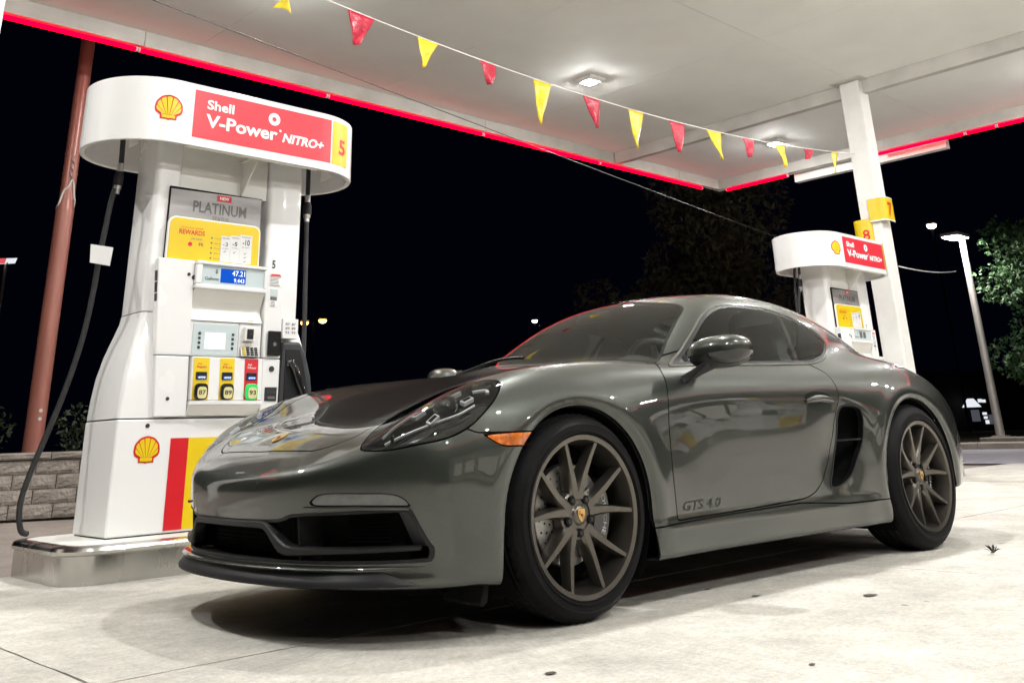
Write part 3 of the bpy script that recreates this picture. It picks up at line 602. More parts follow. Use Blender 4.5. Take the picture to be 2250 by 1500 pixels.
d5 = dispenser('5', True); d5.location = W_(.02, 2.19, 0)
tag(d5, 'large white fuel dispenser number 5 at left with red header sign', 'fuel pump', 'fuel dispensers')
d7 = dispenser('7', False); d7.location = W_(7.77, 2.19, 0)
tag(d7, 'smaller far fuel dispenser behind the rear of the sports car', 'fuel pump', 'fuel dispensers')
for s, t in ((12.6,-9.4),):
    c = copy_tree(d5); c.location = W_(s, t, 0); c.rotation_euler = (0, 0, THETA+math.pi); tag(c, 'white fuel dispenser seen only as a reflection in the car door', 'fuel pump', 'fuel dispensers')
# ------------------------------------------------------------------ retaining wall at left
wl = empty('retaining_wall', (.2736,7.3355,0), math.atan2(-.352,.936), 'low grey split-face block wall behind the left dispenser', 'wall')
K['block'] = M_('split_block', (.27,.24,.21), .9, var=.22, scale=7, bump=.9, bscale=26, dist=.03)
K['blockcap'] = M_('wall_cap', (.23,.205,.18), .9, var=.2, scale=6, bump=.6, bscale=30, dist=.02)
def rough_block(l, d, h, amp):
    nx, nz = 7, 4; V = []; f = []
    for i in range(nx+1):
        for k in range(nz+1):
            ed = (i in (0, nx)) or (k in (0, nz)); V.append((l*i/nx, (0.008 if ed else -random.uniform(0, amp)), h*k/nz))
    for i in range(nx):
        for k in range(nz): a = i*(nz+1)+k; f.append((a, a+nz+1, a+nz+2, a+1))
    n = len(V); V += [(0,.008,0),(l,.008,0),(l,.008,h),(0,.008,h),(0,d,0),(l,d,0),(l,d,h),(0,d,h)]
    f += [(n+4,n+7,n+6,n+5),(n,n+4,n+5,n+1),(n+1,n+5,n+6,n+2),(n+2,n+6,n+7,n+3),(n+3,n+7,n+4,n)]
    return MB().add(V, f)
protos = [rough_block(.386, .22, .129, .014).build('block', K['block'], wl) for _ in range(6)]
first = set()
for r in range(4):
    for k in range(12):
        x = -2.3+.394*k+(.197 if r % 2 else 0); q = random.randrange(6); p_ = protos[q]
        o = p_ if q not in first else p_.copy()
        if q in first: COL.objects.link(o)
        first.add(q); o.parent = wl; o.location = (x, random.uniform(-.006,.006), -.005+.134*r)
MB().box(-2.3, 2.5, .05, .20, -.02, .53).build('wall_core', K['joint'], wl)
for k in range(9):
    o = rough_block(.53, .28, .066, .012).build('cap_stone', K['blockcap'], wl); o.location = (-2.3+.538*k, -.03, .533)
sheet('raised_bed', [(-8,10.2),(.1-2.1,8.26),(4.8,5.95),(9,9),(20,40),(-30,40)], .50, K['soil'], frame=False)
# ------------------------------------------------------------------ foliage
def leaf_mat(name, col, tr=.25):
    m = M_(name, col, .55, var=.45, scale=1.7)
    m.node_tree.nodes['Principled BSDF'].inputs['Subsurface Weight'].default_value = 0
    return m
K['leaf_d'] = leaf_mat('leaf_dark', (.26,.235,.14)); K['leaf_g'] = leaf_mat('leaf_green', (.028,.070,.019)); K['leaf_b'] = leaf_mat('leaf_bush', (.028,.042,.014)); K['bark'] = M_('bark', (.10,.075,.055), .9, var=.3, scale=9, bump=.6)
def leaves(clumps, n_per, size, seed, lobes=1):
    r = np.random.RandomState(seed); mb = MB(); V = []; Fc = []
    for (cx, cy, cz, rad, sq) in clumps:
        for _ in range(int(n_per*rad**2)):
            d = r.normal(size=3); d /= np.linalg.norm(d); q = rad*r.uniform(.35, 1)**.45
            P = np.array([cx, cy, cz])+d*q*np.array([1, 1, sq])
            t = r.normal(size=3)+d*.4; t[2] -= .5; t /= np.linalg.norm(t); b = np.cross(t, r.normal(size=3)); b /= np.linalg.norm(b); s = size*r.uniform(.6, 1.3)
            nn = np.cross(t, b)
            if lobes > 1:
                for an in (-.95, 0, .95):
                    t2 = t*math.cos(an)+b*math.sin(an); b2 = np.cross(nn, t2); n = len(V); s2 = s*(1 if an == 0 else .8)
                    V += [tuple(P), tuple(P+t2*s2*.45+b2*s2*.26+nn*s*.06), tuple(P+t2*s2-nn*s*.12), tuple(P+t2*s2*.45-b2*s2*.26+nn*s*.06)]; Fc += [(n, n+1, n+2), (n, n+2, n+3)]
                continue
            n = len(V)
            V += [tuple(P-t*s), tuple(P+b*s*.42+nn*s*.12), tuple(P+t*s*.9), tuple(P-b*s*.42+nn*s*.12)]; Fc += [(n, n+1, n+2), (n, n+2, n+3)]
    mb.v = V; mb.f = Fc; mb.mi = [0]*len(Fc); return mb
def tree(name, base, h, clumps, n_per, size, seed, leafm, label, cat='tree', trunk_r=.12, stems=None, lobes=1):
    e = empty(name, base, 0, label, cat); b = Vector(base); mb = MB()
    for st in (stems or [((0,0,0),(0,0,h))]):
        p0, p1 = Vector(st[0]), Vector(st[1]); mid = (p0+p1)/2+Vector((random.uniform(-.1,.1), random.uniform(-.1,.1), 0)); mb.tube([p0, mid, p1], [trunk_r, trunk_r*.75, trunk_r*.35], 8)
    for c in clumps[::2]:
        p1 = Vector(c[:3]); p0 = Vector((0, 0, min(max(p1.z-.9, h*.25), h*.8))) if not stems else None
        if p0 is not None: mb.tube([p0, (p0+p1)/2+Vector((0,0,.12)), p1], [trunk_r*.4, trunk_r*.28, trunk_r*.1], 5)
    mb.build('trunk', K['bark'], e, smooth=50); leaves(clumps, n_per, size, seed, lobes).build('crown', leafm, e, fix=False)
    return e
r = np.random.RandomState(5)
# dark tree far behind the car
cl = []
for k in range(34):
    z = r.uniform(3.0, 12.6); w = 2.9*math.sin(math.pi*min(1, max(.12, (14.2-z)/12)))**.7; a = r.uniform(0, 6.28); q = w*r.uniform(.2,.85)
    cl.append((q*math.cos(a), q*math.sin(a), z, r.uniform(.8,1.45), 1.1))
tree('dark_tree', (29.0,20.1,0), 12.0, cl, 260, .17, 3, K['leaf_d'], 'tall dark tree barely lit beyond the canopy corner', trunk_r=.25)
cl = [(r.uniform(-1.6,1.6), r.uniform(-1,1), r.uniform(3.2,6.2), r.uniform(.7,1.2), 1) for k in range(12)]
tree('dark_tree', (33.5,18.5,0), 5.5, cl, 240, .16, 8, K['leaf_d'], 'small dark tree just left of the far dispenser header', trunk_r=.15)
cl = [(r.uniform(-2.2,2.2), r.uniform(-1.2,1.2), r.uniform(3.6,5.9), r.uniform(.7,1.1), .8) for k in range(14)]
tree('dark_shrubbery', (27.2,22.2,0), 5.0, cl, 220, .16, 9, K['leaf_d'], 'dark bushy tree low behind the car roof at centre', 'tree', trunk_r=.15)
# leafy tree by the street lamp
cl = []
for k in range(46):
    z = r.uniform(1.7, 5.3); a = r.uniform(0, 6.28); w = 1.75*math.sin(math.pi*min(1, max(.15, (5.9-z)/4.6)))**.6; q = w*r.uniform(.25,.95); cl.append((q*math.cos(a), q*math.sin(a), z, r.uniform(.32,.62), .9))
st = [((r.uniform(-.9,.9), r.uniform(-.7,.7), 0), (r.uniform(-1.2,1.2), r.uniform(-1,1), r.uniform(2.2,4.2))) for k in range(12)]
tree('leafy_tree', W_(22.7,4.70,-.12), 4.5, cl, 560, .105, 4, K['leaf_g'], 'green leafy tree with thin stems at the right edge', trunk_r=.028, stems=st, lobes=3)
cn = empty('cane_cluster', W_(21.9,4.85,.09), THETA, 'tan garden canes standing in the bed beside the street lamp', 'canes')
K['cane'] = M_('dry_cane', (.34,.26,.14), .7, var=.25)
for k, (t_, l_, h_) in enumerate(((.42,.06,1.75),(.28,.05,1.4),(.10,-.03,1.5),(.02,.0,1.3),(-.18,.06,1.15),(-.42,.05,1.6),(-.62,.07,1.2))):
    MB().cyl((.1*(k % 3), t_, 0), (.1*(k % 3), t_-l_*2.2, h_), .016, .011, n=7).build('cane', K['cane'], cn)
# bushes behind the wall
def bush(x, y, w, h, seed, label):
    rr_ = np.random.RandomState(seed); c_ = [(rr_.uniform(-w,w), rr_.uniform(-.4,.4), rr_.uniform(.1,h), rr_.uniform(.16,.30), .9) for k in range(int(16*w/.5))]
    e = empty('bush', (x, y, .50), 0, label, 'bush'); mb = MB()
    for k in range(5): mb.tube([(0,0,0), (rr_.uniform(-w,w)*.6, rr_.uniform(-.2,.2), h*.8)], [.02,.006], 5)
    mb.build('stem', K['bark'], e); leaves(c_, 1500, .035, seed).build('foliage', K['leaf_b'], e, fix=False)
bush(-.05, 8.35, .42, .42, 21, 'green bush behind the block wall left of the rusty pole')
bush(1.75, 8.6, .55, .45, 22, 'dark green bush between the rusty pole and the dispenser')
# ------------------------------------------------------------------ pole at left
po = empty('steel_pole', (.557,7.603,.50), 0, 'tall rust-pink steel pole behind the wall reaching the canopy edge', 'pole')
K['polepaint'] = M_('pole_paint', (.27,.100,.075), .35, var=.14, scale=3, stretch=(3,3,.4), metal=.15)
mb = MB(); mb.tube([(0,0,0),(0,0,2.62)], .094, 20); mb.build('lower_tube', K['polepaint'], po, smooth=40)
mb = MB(); mb.tube([(0,0,2.62),(0,0,2.72)], [.094,.080], 20); mb.build('reducer', K['polepaint'], po, smooth=40)
mb = MB(); mb.tube([(0,0,2.72),(0,0,6.6)], .078, 20); mb.build('upper_tube', K['polepaint'], po, smooth=40)
for z in (2.95,3.02,3.25): mb = MB(); mb.tube([(0,0,z),(0,0,z+.018)], .082, 20); mb.build('clamp_band', K['polepaint'], po, smooth=40)
mb = MB(); mb.tube([(.083*math.sin(t), -.083*math.cos(t), 2.95-.42*abs(math.sin(t*.5))+.03*math.sin(6*t)) for t in np.linspace(-2.4,2.4,40)], .012, 6); mb.build('wrapped_chain', K['fascia'], po, smooth=60)
mb = MB(); mb.tube([(.015*math.sin(k*.9)-.01, -.09, 2.95+.012*k) for k in range(24)], .006, 5); mb.build('twisted_wire', K['wire'], po)
for z in (.42,.50): MB().cyl((0.005,-.094,z), (0.005,-.103,z), .018, n=12).build('bolt', K['fascia'], po)
# ------------------------------------------------------------------ street lamps
def street_lamp(base, h, label, strength, r0=.10, head=True):
    e = empty('street_lamp', base, THETA, label, 'street lamp')
    MB().cyl((0,0,0), (0,0,.14), .30, n=20).build('plinth', K['blockcap'], e, smooth=30)
    MB().box(-.34,.34,-.62,.36,.0,.135).build('plinth_slab', K['blockcap'], e, bevel=.02)
    MB().box(-.15,.15,-.15,.15,.14,.17).build('base_plate', K['galv'], e)
    mb = MB(); mb.tube([(0,0,.16),(0,0,h)], [r0, r0*.72], 14); mb.build('pole', K['galv'], e, smooth=40)
    MB().box(-.75,-.02,-.22,.22,h-.06,h+.03).build('lamp_head', K['galv'], e, bevel=.02)
    mb = MB(); mb.add([(-.72,-.19,h-.064),(-.06,-.19,h-.064),(-.06,.19,h-.064),(-.72,.19,h-.064)], [(3,2,1,0)]); mb.build('lens', emit_mat('street_led', (1.,.985,.94), strength) if 'street_led' not in bpy.data.materials else bpy.data.materials['street_led'], e, fix=False)
    return e
street_lamp(W_(21.25,5.78,.09), 4.75, 'tall white street lamp shining above the leafy tree at right', 330)
def far_lamp(px_dir, dist, r, col, s, label, h=None, arms=1):
    P = Vector(CAMP[3:6])+Vector(px_dir)*dist
    e = empty('distant_lamp', (P.x, P.y, 0), 0, label, 'street lamp')
    MB().cyl((0,0,0), (0,0,P.z+.1), .06, .04, n=8).build('pole', K['black_matt'], e)
    for k in range(arms):
        off = (k-(arms-1)/2)*1.15; d = Vector((.74,-.67,0))*off
        MB().box(d.x-.2, d.x+.2, d.y-.2, d.y+.2, P.z+.08+.10*k, P.z+.18+.10*k).build('lamp_head', K['galv'], e)
        mb = MB(); mb.loft([[(d.x+r*math.cos(t)*q, d.y+r*math.sin(t)*q, P.z+.08+.10*k-r*.9*w) for t in np.linspace(0, 6.283, 13)[:-1]] for q, w in ((.9,0),(1,.35),(.75,.8),(.3,1))]); mb.build('lamp_globe', emit_mat('far_glow', col, s), e, smooth=60)
def pxdir(x, y):
    return Vector(_r)*((x-CAM_PX)/CAM_F)+Vector(_u)*(-(y-CAM_PY)/CAM_F)+Vector(_f)
far_lamp(pxdir(689,709), 60, .26, (1.,.50,.14), 6, 'pair of small orange street lights in the dark between dispenser and car', arms=2)
far_lamp(pxdir(1175,706), 70, .20, (1.,.97,.9), 14, 'tiny white street light just left of the windscreen')
far_lamp(pxdir(2047,497), 45, .22, (1.,.85,.68), 12, 'far lamp head left of the street lamp')
# unseen shop added behind the camera to give the car's flank reflections
sh = empty('added_shop', W_(9,-17,0), THETA, 'lit station shop front seen only as a reflection in the car door', 'building')
MB().box(-14,14,-6,0,0,4.2).build('wall', K['white_in'], sh)
K['shopwin'] = emit_mat('added_shop_glow', (1.,.93,.80), 1.1)  # glowing panes added only to be mirrored in the car
for k in range(9):
    f_ = MB().box(-12.5+2.9*k, -12.5+2.9*k+2.4, .001, .05, .5, 2.7).build('window', K['dark_grey'], sh); MB().box(-12.4+2.9*k, -12.2+2.9*k+2.0, .051, .055, .6, 2.6).build('pane', K['shopwin'], f_)
# distant lit shop front at right and lit sign at left
sf = empty('distant_shop', (46.9,19.3,0), -.35, 'dark distant building with a few lit windows at right', 'building')
MB().box(-7,9,0,6,0,3.0).build('wall', K['black_matt'], sf)
K['winlit'] = emit_mat('lit_window', (.9,.95,1.), .9); K['winlit2'] = emit_mat('lit_window_dim', (.55,.6,.7), .12)
for x, z, w, h, m in ((1.55,1.15,.22,.16,'winlit'),(1.80,1.14,.22,.14,'winlit'),(1.70,.55,.24,.12,'winlit'),(1.74,.36,.20,.12,'winlit'),(1.80,.12,.20,.18,'winlit'),(2.05,.1,.22,.45,'winlit2'),(.95,.25,.5,.55,'winlit2')): MB().box(x, x+w, -.05, 0, z+.3, z+h+.3).build('window', K[m], sf)
MB().loft([[(.45+.50*math.cos(t), -.6+.4*math.sin(t), 1.22) for t in np.linspace(0, 6.28, 13)[:-1]], [(.45+.15*math.cos(t), -.6+.15*math.sin(t), 1.62) for t in np.linspace(0, 6.28, 13)[:-1]]]).build('awning', K['winlit'], sf)
P = Vector(CAMP[3:6])+pxdir(14,577)*30
sg = empty('distant_sign', (P.x, P.y, 0), .5, 'small lit white and red sign at the left edge in the dark', 'sign')
MB().cyl((0,0,0),(0,0,P.z),.05,n=8).build('post', K['galv'], sg)
MB().prism([(-.35,-.10),(.30,.02),(.36,.20),(-.30,.08)], lambda a, b, d: (a, d, P.z+b), -.04, .04).build('sign_face', K['winlit'], sg)
MB().prism([(-.5,-.12),(-.12,-.05),(-.08,.12),(-.5,.05)], lambda a, b, d: (a, d, P.z+b), -.07, -.045).build('sign_band', emit_mat('sign_red', (.9,.12,.15), .8), sg)
mb = MB(); A = Vector(CAMP[3:6])+pxdir(1975,585)*13; B = Vector(CAMP[3:6])+pxdir(2100,596)*20
mb.tube([A.lerp(B, k/12)+Vector((0,0,-.05*4*(k/12)*(1-k/12))) for k in range(13)], .008, 6); tag(mb.build('guy_wire', K['cord']), 'short pale wire between the right column and the street lamp', 'wire')
# ------------------------------------------------------------------ the car body: an implicit surface fitted from section curves
def nspl(xk,Y):
    """natural cubic spline coefficients; Y (n,...)"""
    xk=np.asarray(xk,float);Y=np.asarray(Y,float);n=len(xk);h=np.diff(xk)
    A=np.zeros((n,n));B=np.zeros_like(Y);A[0,0]=A[-1,-1]=1
    for i in range(1,n-1):
        A[i,i-1]=h[i-1];A[i,i]=2*(h[i-1]+h[i]);A[i,i+1]=h[i]
        B[i]=6*((Y[i+1]-Y[i])/h[i]-(Y[i]-Y[i-1])/h[i-1])
    return xk,Y,np.linalg.solve(A,B.reshape(n,-1)).reshape(Y.shape)
def sev(s,x):
    xk,Y,M=s;x=np.asarray(x,float)
    xc=np.clip(x,xk[0],xk[-1]);i=np.clip(np.searchsorted(xk,xc)-1,0,len(xk)-2)
    h=xk[i+1]-xk[i];a=(xk[i+1]-xc)/h;b=(xc-xk[i])/h
    e=(slice(None),)*a.ndim+(None,)*(Y.ndim-1)
    a,b,h=a[e],b[e],h[e]
    v=a*Y[i]+b*Y[i+1]+((a**3-a)*M[i]+(b**3-b)*M[i+1])*h*h/6
    return v
def s1(xk,yk,x): return sev(nspl(xk,yk),x)
class Tab:
    """2-D table on a fine regular grid with bilinear look-up, tensor cubic from knots"""
    def __init__(s,fn,a0,a1,b0,b1,d=.008):
        s.a=np.arange(a0,a1+d,d);s.b=np.arange(b0,b1+d,d);s.d=d
        s.t=fn(s.a[:,None],s.b[None,:])
        ga,gb=np.gradient(s.t,d,d);s.n=1/np.sqrt(1+ga*ga+gb*gb)
    def look(s,t,a,b):
        u=np.clip((a-s.a[0])/s.d,0,len(s.a)-1.001);v=np.clip((b-s.b[0])/s.d,0,len(s.b)-1.001)
        i=u.astype(int);j=v.astype(int);u=u-i;v=v-j
        # cubic-ish (smoothstep free) bilinear
        return t[i,j]*(1-u)*(1-v)+t[i+1,j]*u*(1-v)+t[i,j+1]*(1-u)*v+t[i+1,j+1]*u*v
    def __call__(s,a,b): return s.look(s.t,a,b),s.look(s.n,a,b)
def tens(ak,bk,V,mirror_b=False):
    V=np.asarray(V,float);bk=np.asarray(bk,float)
    if mirror_b:
        bk=np.r_[-bk[:0:-1],bk];V=np.c_[V[:,:0:-1],V]
    sa=nspl(ak,V)
    def fn(a,b):
        R=sev(sa,a[:,0])            # (na,nbk)
        sb=nspl(bk,R.T)
        return sev(sb,b[0]).T
    return fn
def smax(a,b,k):
    h=np.clip(.5+.5*(a-b)/k,0,1)
    return b+(a-b)*h+k*h*(1-h)
def smin(a,b,k): return -smax(-a,-b,k)
# ---------------------------------------------------------------- body top
XT=[-1.05,-.87,-.75,-.5,-.25,0,.25,.5,.9,1.4,1.8,2.1,2.5,2.9,3.2,3.55]
HT=[0,.2,.4,.55,.66,.76,.86,.96]
VT=[[.400,.396,.382,.358,.330,.295,.255,.21],
 [.537,.532,.517,.497,.477,.449,.405,.345],
 [.615,.611,.599,.588,.582,.563,.520,.45],
 [.695,.695,.700,.721,.733,.714,.653,.57],
 [.762,.765,.776,.803,.817,.801,.738,.64],
 [.818,.820,.829,.850,.857,.841,.784,.69],
 [.866,.867,.871,.878,.874,.854,.804,.72],
 [.908,.906,.900,.893,.882,.860,.815,.74],
 [.905,.905,.900,.893,.884,.869,.830,.76],
 [.905,.905,.903,.898,.890,.875,.838,.77],
 [.900,.902,.908,.912,.908,.892,.850,.77],
 [.890,.895,.912,.928,.928,.908,.862,.78],
 [.870,.882,.910,.938,.944,.921,.868,.78],
 [.850,.855,.868,.880,.876,.850,.802,.72],
 [.845,.845,.840,.822,.790,.745,.69,.60],
 [.800,.797,.78,.75,.71,.66,.59,.50]]
T=Tab(tens(XT,HT,VT,True),-1.1,3.6,0,1.0)
# ---------------------------------------------------------------- side half width  W(x,z)
XW=[-1.0,-.6,-.3,0,.35,.65,1.0,1.4,1.75,2.1,2.5,2.85,3.15,3.5]
ZW=[.05,.18,.30,.45,.60,.72,.85,1.0]
VW=[[.84,.855,.865,.868,.862,.850,.82,.78],
 [.84,.860,.870,.875,.868,.852,.82,.77],
 [.845,.865,.876,.882,.878,.860,.82,.76],
 [.85,.868,.880,.887,.884,.866,.824,.76],
 [.85,.868,.874,.878,.874,.860,.824,.77],
 [.848,.868,.862,.858,.860,.853,.826,.77],
 [.848,.868,.858,.851,.854,.851,.828,.77],
 [.848,.870,.860,.853,.856,.854,.830,.77],
 [.850,.872,.862,.862,.868,.864,.834,.77],
 [.855,.880,.888,.893,.893,.880,.842,.77],
 [.855,.885,.897,.9005,.9005,.886,.842,.77],
 [.84,.866,.876,.880,.877,.858,.812,.74],
 [.79,.812,.822,.825,.816,.79,.74,.66],
 [.68,.70,.71,.71,.70,.675,.63,.55]]
VW=np.array(VW);ZW2=[.05,.18,.25,.32,.45,.60,.72,.85,1.0]
VW=np.stack([np.interp(ZW2,ZW,r) for r in VW]);ZW=ZW2
for k_,r_ in {5:[.846,.853,.856,.856,.857],6:[.842,.846,.847,.848,.852],7:[.844,.848,.849,.850,.855],8:[.853,.860,.862,.862,.866]}.items(): VW[k_,1:6]=r_
W=Tab(tens(XW,ZW,VW),-1.05,3.6,0,1.1)
# ---------------------------------------------------------------- nose x = F(h,z)
zF=[.08,.14,.20,.28,.36,.44,.50,.56,.62,.70,.80]
xF=[-.915,-.925,-.918,-.918,-.926,-.935,-.936,-.932,-.920,-.89,-.82]
def fF(h,z):
    q=np.clip(h/.905,0,.9999)
    sw=.60*(1-(1-q**2.35)**(1/1.75))
    return s1(zF,xF,z[0])[None,:]+sw+0*h
F=Tab(fF,0,1.0,0,1.3)
zR=[.08,.2,.35,.5,.62,.74,.82,.9]
xR=[3.30,3.36,3.44,3.475,3.46,3.42,3.38,3.30]
def fR(h,z):
    q=np.clip(h/.93,0,.9999)
    sw=.56*(1-(1-q**2.1)**(1/1.7))
    return s1(zR,xR,z[0])[None,:]-sw+0*h
Rr=Tab(fR,0,1.0,0,1.3)
# ---------------------------------------------------------------- cabin
zcx=[.07,.37,.67,.98,1.2,1.4,1.6,1.85,2.15,2.5,2.9,3.2,3.5]
zcz=[.735,.910,1.073,1.197,1.247,1.274,1.285,1.276,1.230,1.128,.978,.865,.75]
def fTc(x,h):
    sw=s1([-.65,-.4,-.2,0,.2,.4,.55,.66,.78,.9],[.275,.125,.035,0,.035,.125,.200,.275,.40,.55],h)
    dr=s1([-.65,-.4,-.2,0,.2,.4,.55,.66,.78,.9],[.075,.024,.005,0,.005,.024,.050,.078,.125,.18],h)
    b=np.clip((1.75-x)/.9,0,1);b=b*b*(3-2*b)
    return s1(zcx,zcz,x-sw*b)-dr*(1-.75*b)
Tc=Tab(fTc,-.2,3.6,0,1.0)
XWc=[.3,.6,.9,1.3,1.6,1.9,2.2,2.5,2.9,3.3]
ZWc=[.80,.90,1.0,1.1,1.2,1.3]
wb=np.array([.74,.765,.777,.780,.776,.758,.715,.645,.52,.40])
tm=np.array([0,.030,.078,.136,.205,.285])-.012
VWc=wb[:,None]-tm[None,:]
Wc=Tab(tens(XWc,ZWc,VWc),-.2,3.6,.6,1.4)
def field(x,y,z):
    h=np.abs(y)
    def sc(t,a,b,v,s):
        val,n=t(a,b);return s*(v-val)*n
    r1=np.hypot(x,z-.336);r2=np.hypot(x-2.484,z-.347)
    lip=.005*np.exp(-((r1-.425)/.04)**2)-.014*np.exp(-((r1-.365)/.022)**2)+.005*np.exp(-((r2-.435)/.04)**2)-.014*np.exp(-((r2-.375)/.022)**2)
    dish=-.016*np.exp(-((x-1.76)/.16)**2-((z-.50)/.22)**2)
    sx=np.clip((x-.36)/.12,0,1)*np.clip((2.10-x)/.25,0,1);q=np.clip((.300-z)/.050,0,1)
    dish=dish-.003*sx*np.exp(-((z-.215)/.040)**2)
    dish=dish+.013*sx*sx*(3-2*sx)*q*q*(3-2*q)
    fT=sc(T,x,h,z,1);fW=sc(W,x,z,h-(lip+dish),1);fF_=sc(F,h,z,x,-1);fR_=sc(Rr,h,z,x,1)
    qb=np.clip((x-2.55)/.30,0,1);zb=.152+.012*np.clip((-.34-x)/.12,0,1)+.115*qb*qb*(3-2*qb)
    kn=np.clip((h-.45)/.40,0,1);fb=smax(smax(fT,fW,.10),smax(fF_,fR_,.02),.030+.055*kn*kn*(3-2*kn)+.04*np.clip((x-1)/.5,0,1))
    fb=smax(fb,zb-z,.03)
    gT=sc(Tc,x,h,z,1);gW=sc(Wc,x,z,h,1)
    fc=smax(gT,gW,.10)
    fc=np.maximum(smax(fc,fR_+.05,.05),np.maximum(.22-x,.60-z))
    k=.035+.07*np.clip((x-1.7)/.6,0,1)
    return smin(fb,fc,k)
def grad(x,y,z,e=.010):
    g=np.stack([field(x+e,y,z)-field(x-e,y,z),field(x,y+e,z)-field(x,y-e,z),field(x,y,z+e)-field(x,y,z-e)],-1)/(2*e)
    return g
def body_mesh(d=.0105):
    """surface nets over a narrow band of the field (half body, y >= 0)"""
    B = 8; nx, ny, nz = [int(math.ceil(L/d/B))*B+1 for L in (4.56, .97, 1.26)]
    x0, y0, z0 = -1.0, -.5*d-2*d, .07
    xs = x0+d*np.arange(nx); ys = y0+d*np.arange(ny); zs = z0+d*np.arange(nz)
    bx, by, bz = (nx-1)//B, (ny-1)//B, (nz-1)//B
    cx = x0+d*(B*np.arange(bx)+B/2); cy = y0+d*(B*np.arange(by)+B/2); cz = z0+d*(B*np.arange(bz)+B/2)
    X, Y, Z = np.meshgrid(cx, cy, cz, indexing='ij'); fb = field(X, Y, Z)
    f = np.repeat(np.repeat(np.repeat(np.sign(fb), B, 0), B, 1), B, 2)
    f = np.pad(f, ((0,1),(0,1),(0,1)), mode='edge').astype(np.float32)
    near = np.argwhere(np.abs(fb) < B*d*1.6)
    o = np.arange(B+1); OX, OY, OZ = np.meshgrid(o, o, o, indexing='ij'); OX, OY, OZ = OX.ravel(), OY.ravel(), OZ.ravel()
    for c in range(0, len(near), 400):
        q = near[c:c+400]; I = q[:, 0, None]*B+OX; J = q[:, 1, None]*B+OY; Kk = q[:, 2, None]*B+OZ
        f[I, J, Kk] = field(xs[I], ys[J], zs[Kk])
    s = f < 0
    cnt = np.zeros((nx-1, ny-1, nz-1), np.int8)
    for a in (0, 1):
        for b in (0, 1):
            for g in (0, 1): cnt += s[a:nx-1+a, b:ny-1+b, g:nz-1+g]
    act = (cnt > 0) & (cnt < 8); idx = np.full(act.shape, -1, np.int64); I = np.argwhere(act); idx[act] = np.arange(len(I))
    P = np.zeros((len(I), 3)); n = np.zeros(len(I))
    for ax in range(3):
        oo = [b for b in range(3) if b != ax]
        for p_ in (0, 1):
            for q_ in (0, 1):
                A = I.copy(); A[:, oo[0]] += p_; A[:, oo[1]] += q_; Bq = A.copy(); Bq[:, ax] += 1
                fa = f[tuple(A.T)]; fb_ = f[tuple(Bq.T)]; m = (fa < 0) != (fb_ < 0)
                t = np.where(m, fa/np.where(m, fa-fb_, 1), 0); Q = A.astype(float); Q[:, ax] += t
                P += np.where(m[:, None], Q, 0); n += m
    P /= n[:, None]; V = np.c_[x0+P[:, 0]*d, y0+P[:, 1]*d, z0+P[:, 2]*d]; Fq = []
    for ax in range(3):
        oo = [b for b in range(3) if b != ax]
        a = [slice(1, s.shape[k]-1) for k in range(3)]; a[ax] = slice(0, s.shape[ax]-1); b = list(a); b[ax] = slice(1, s.shape[ax])
        E = np.argwhere(s[tuple(a)] != s[tuple(b)]); off = np.array([1, 1, 1]); off[ax] = 0; E = E+off; ins = s[tuple(E.T)]
        def cell(d0, d1):
            C = E.copy(); C[:, oo[0]] -= d0; C[:, oo[1]] -= d1; return idx[tuple(C.T)]
        q = np.stack([cell(1, 1), cell(0, 1), cell(0, 0), cell(1, 0)], 1); fl = ins if ax != 1 else ~ins; q[~fl] = q[~fl][:, ::-1]; Fq.append(q)
    Fq = np.concatenate(Fq); Fq = Fq[(Fq >= 0).all(1)]
    for it in range(3):
        g = grad(V[:, 0], V[:, 1], V[:, 2]); v = field(V[:, 0], V[:, 1], V[:, 2]); V = V-g*(v/np.maximum((g*g).sum(1), .15))[:, None]
    g = grad(V[:, 0], V[:, 1], V[:, 2]); N = g/np.linalg.norm(g, axis=1, keepdims=True)
    return V, N, np.r_[Fq[:, [0, 1, 2]], Fq[:, [0, 2, 3]]]
def split(S, d):
    """cut a triangle soup (V,N,F) along d=0 -> (inside d<0, outside)"""
    V, N, F = S; pos = d > 0; c = pos[F].sum(1); Fi, Fo = F[c == 0], F[c == 3]; mix = F[(c > 0) & (c < 3)]
    if len(mix):
        pm = pos[mix]; lone_pos = pm.sum(1) == 1; lone = np.where(lone_pos, pm.argmax(1), (~pm).argmax(1)); r = np.arange(len(mix))
        a = mix[r, lone]; b = mix[r, (lone+1) % 3]; c_ = mix[r, (lone+2) % 3]
        E = np.r_[np.sort(np.c_[a, b], 1), np.sort(np.c_[a, c_], 1)]; U, inv = np.unique(E, axis=0, return_inverse=True); inv = inv.ravel()
        t = d[U[:, 0]]/(d[U[:, 0]]-d[U[:, 1]]); t = np.clip(t, 1e-4, 1-1e-4)[:, None]
        nv = V[U[:, 0]]*(1-t)+V[U[:, 1]]*t; nn = N[U[:, 0]]*(1-t)+N[U[:, 1]]*t; nn /= np.linalg.norm(nn, axis=1, keepdims=True)
        k = len(V); V = np.r_[V, nv]; N = np.r_[N, nn]; ab = k+inv[:len(mix)]; ac = k+inv[len(mix):]
        T1 = np.c_[a, ab, ac]; T2 = np.r_[np.c_[ab, b, c_], np.c_[ab, c_, ac]]; l2 = np.r_[lone_pos, lone_pos]
        Fo = np.r_[Fo, T1[lone_pos], T2[~l2]]; Fi = np.r_[Fi, T1[~lone_pos], T2[l2]]
    def comp(F_):
        if len(F_) == 0: return np.zeros((0, 3)), np.zeros((0, 3)), F_
        u, iv = np.unique(F_, return_inverse=True); return V[u], N[u], iv.reshape(F_.shape)
    return comp(Fi), comp(Fo)
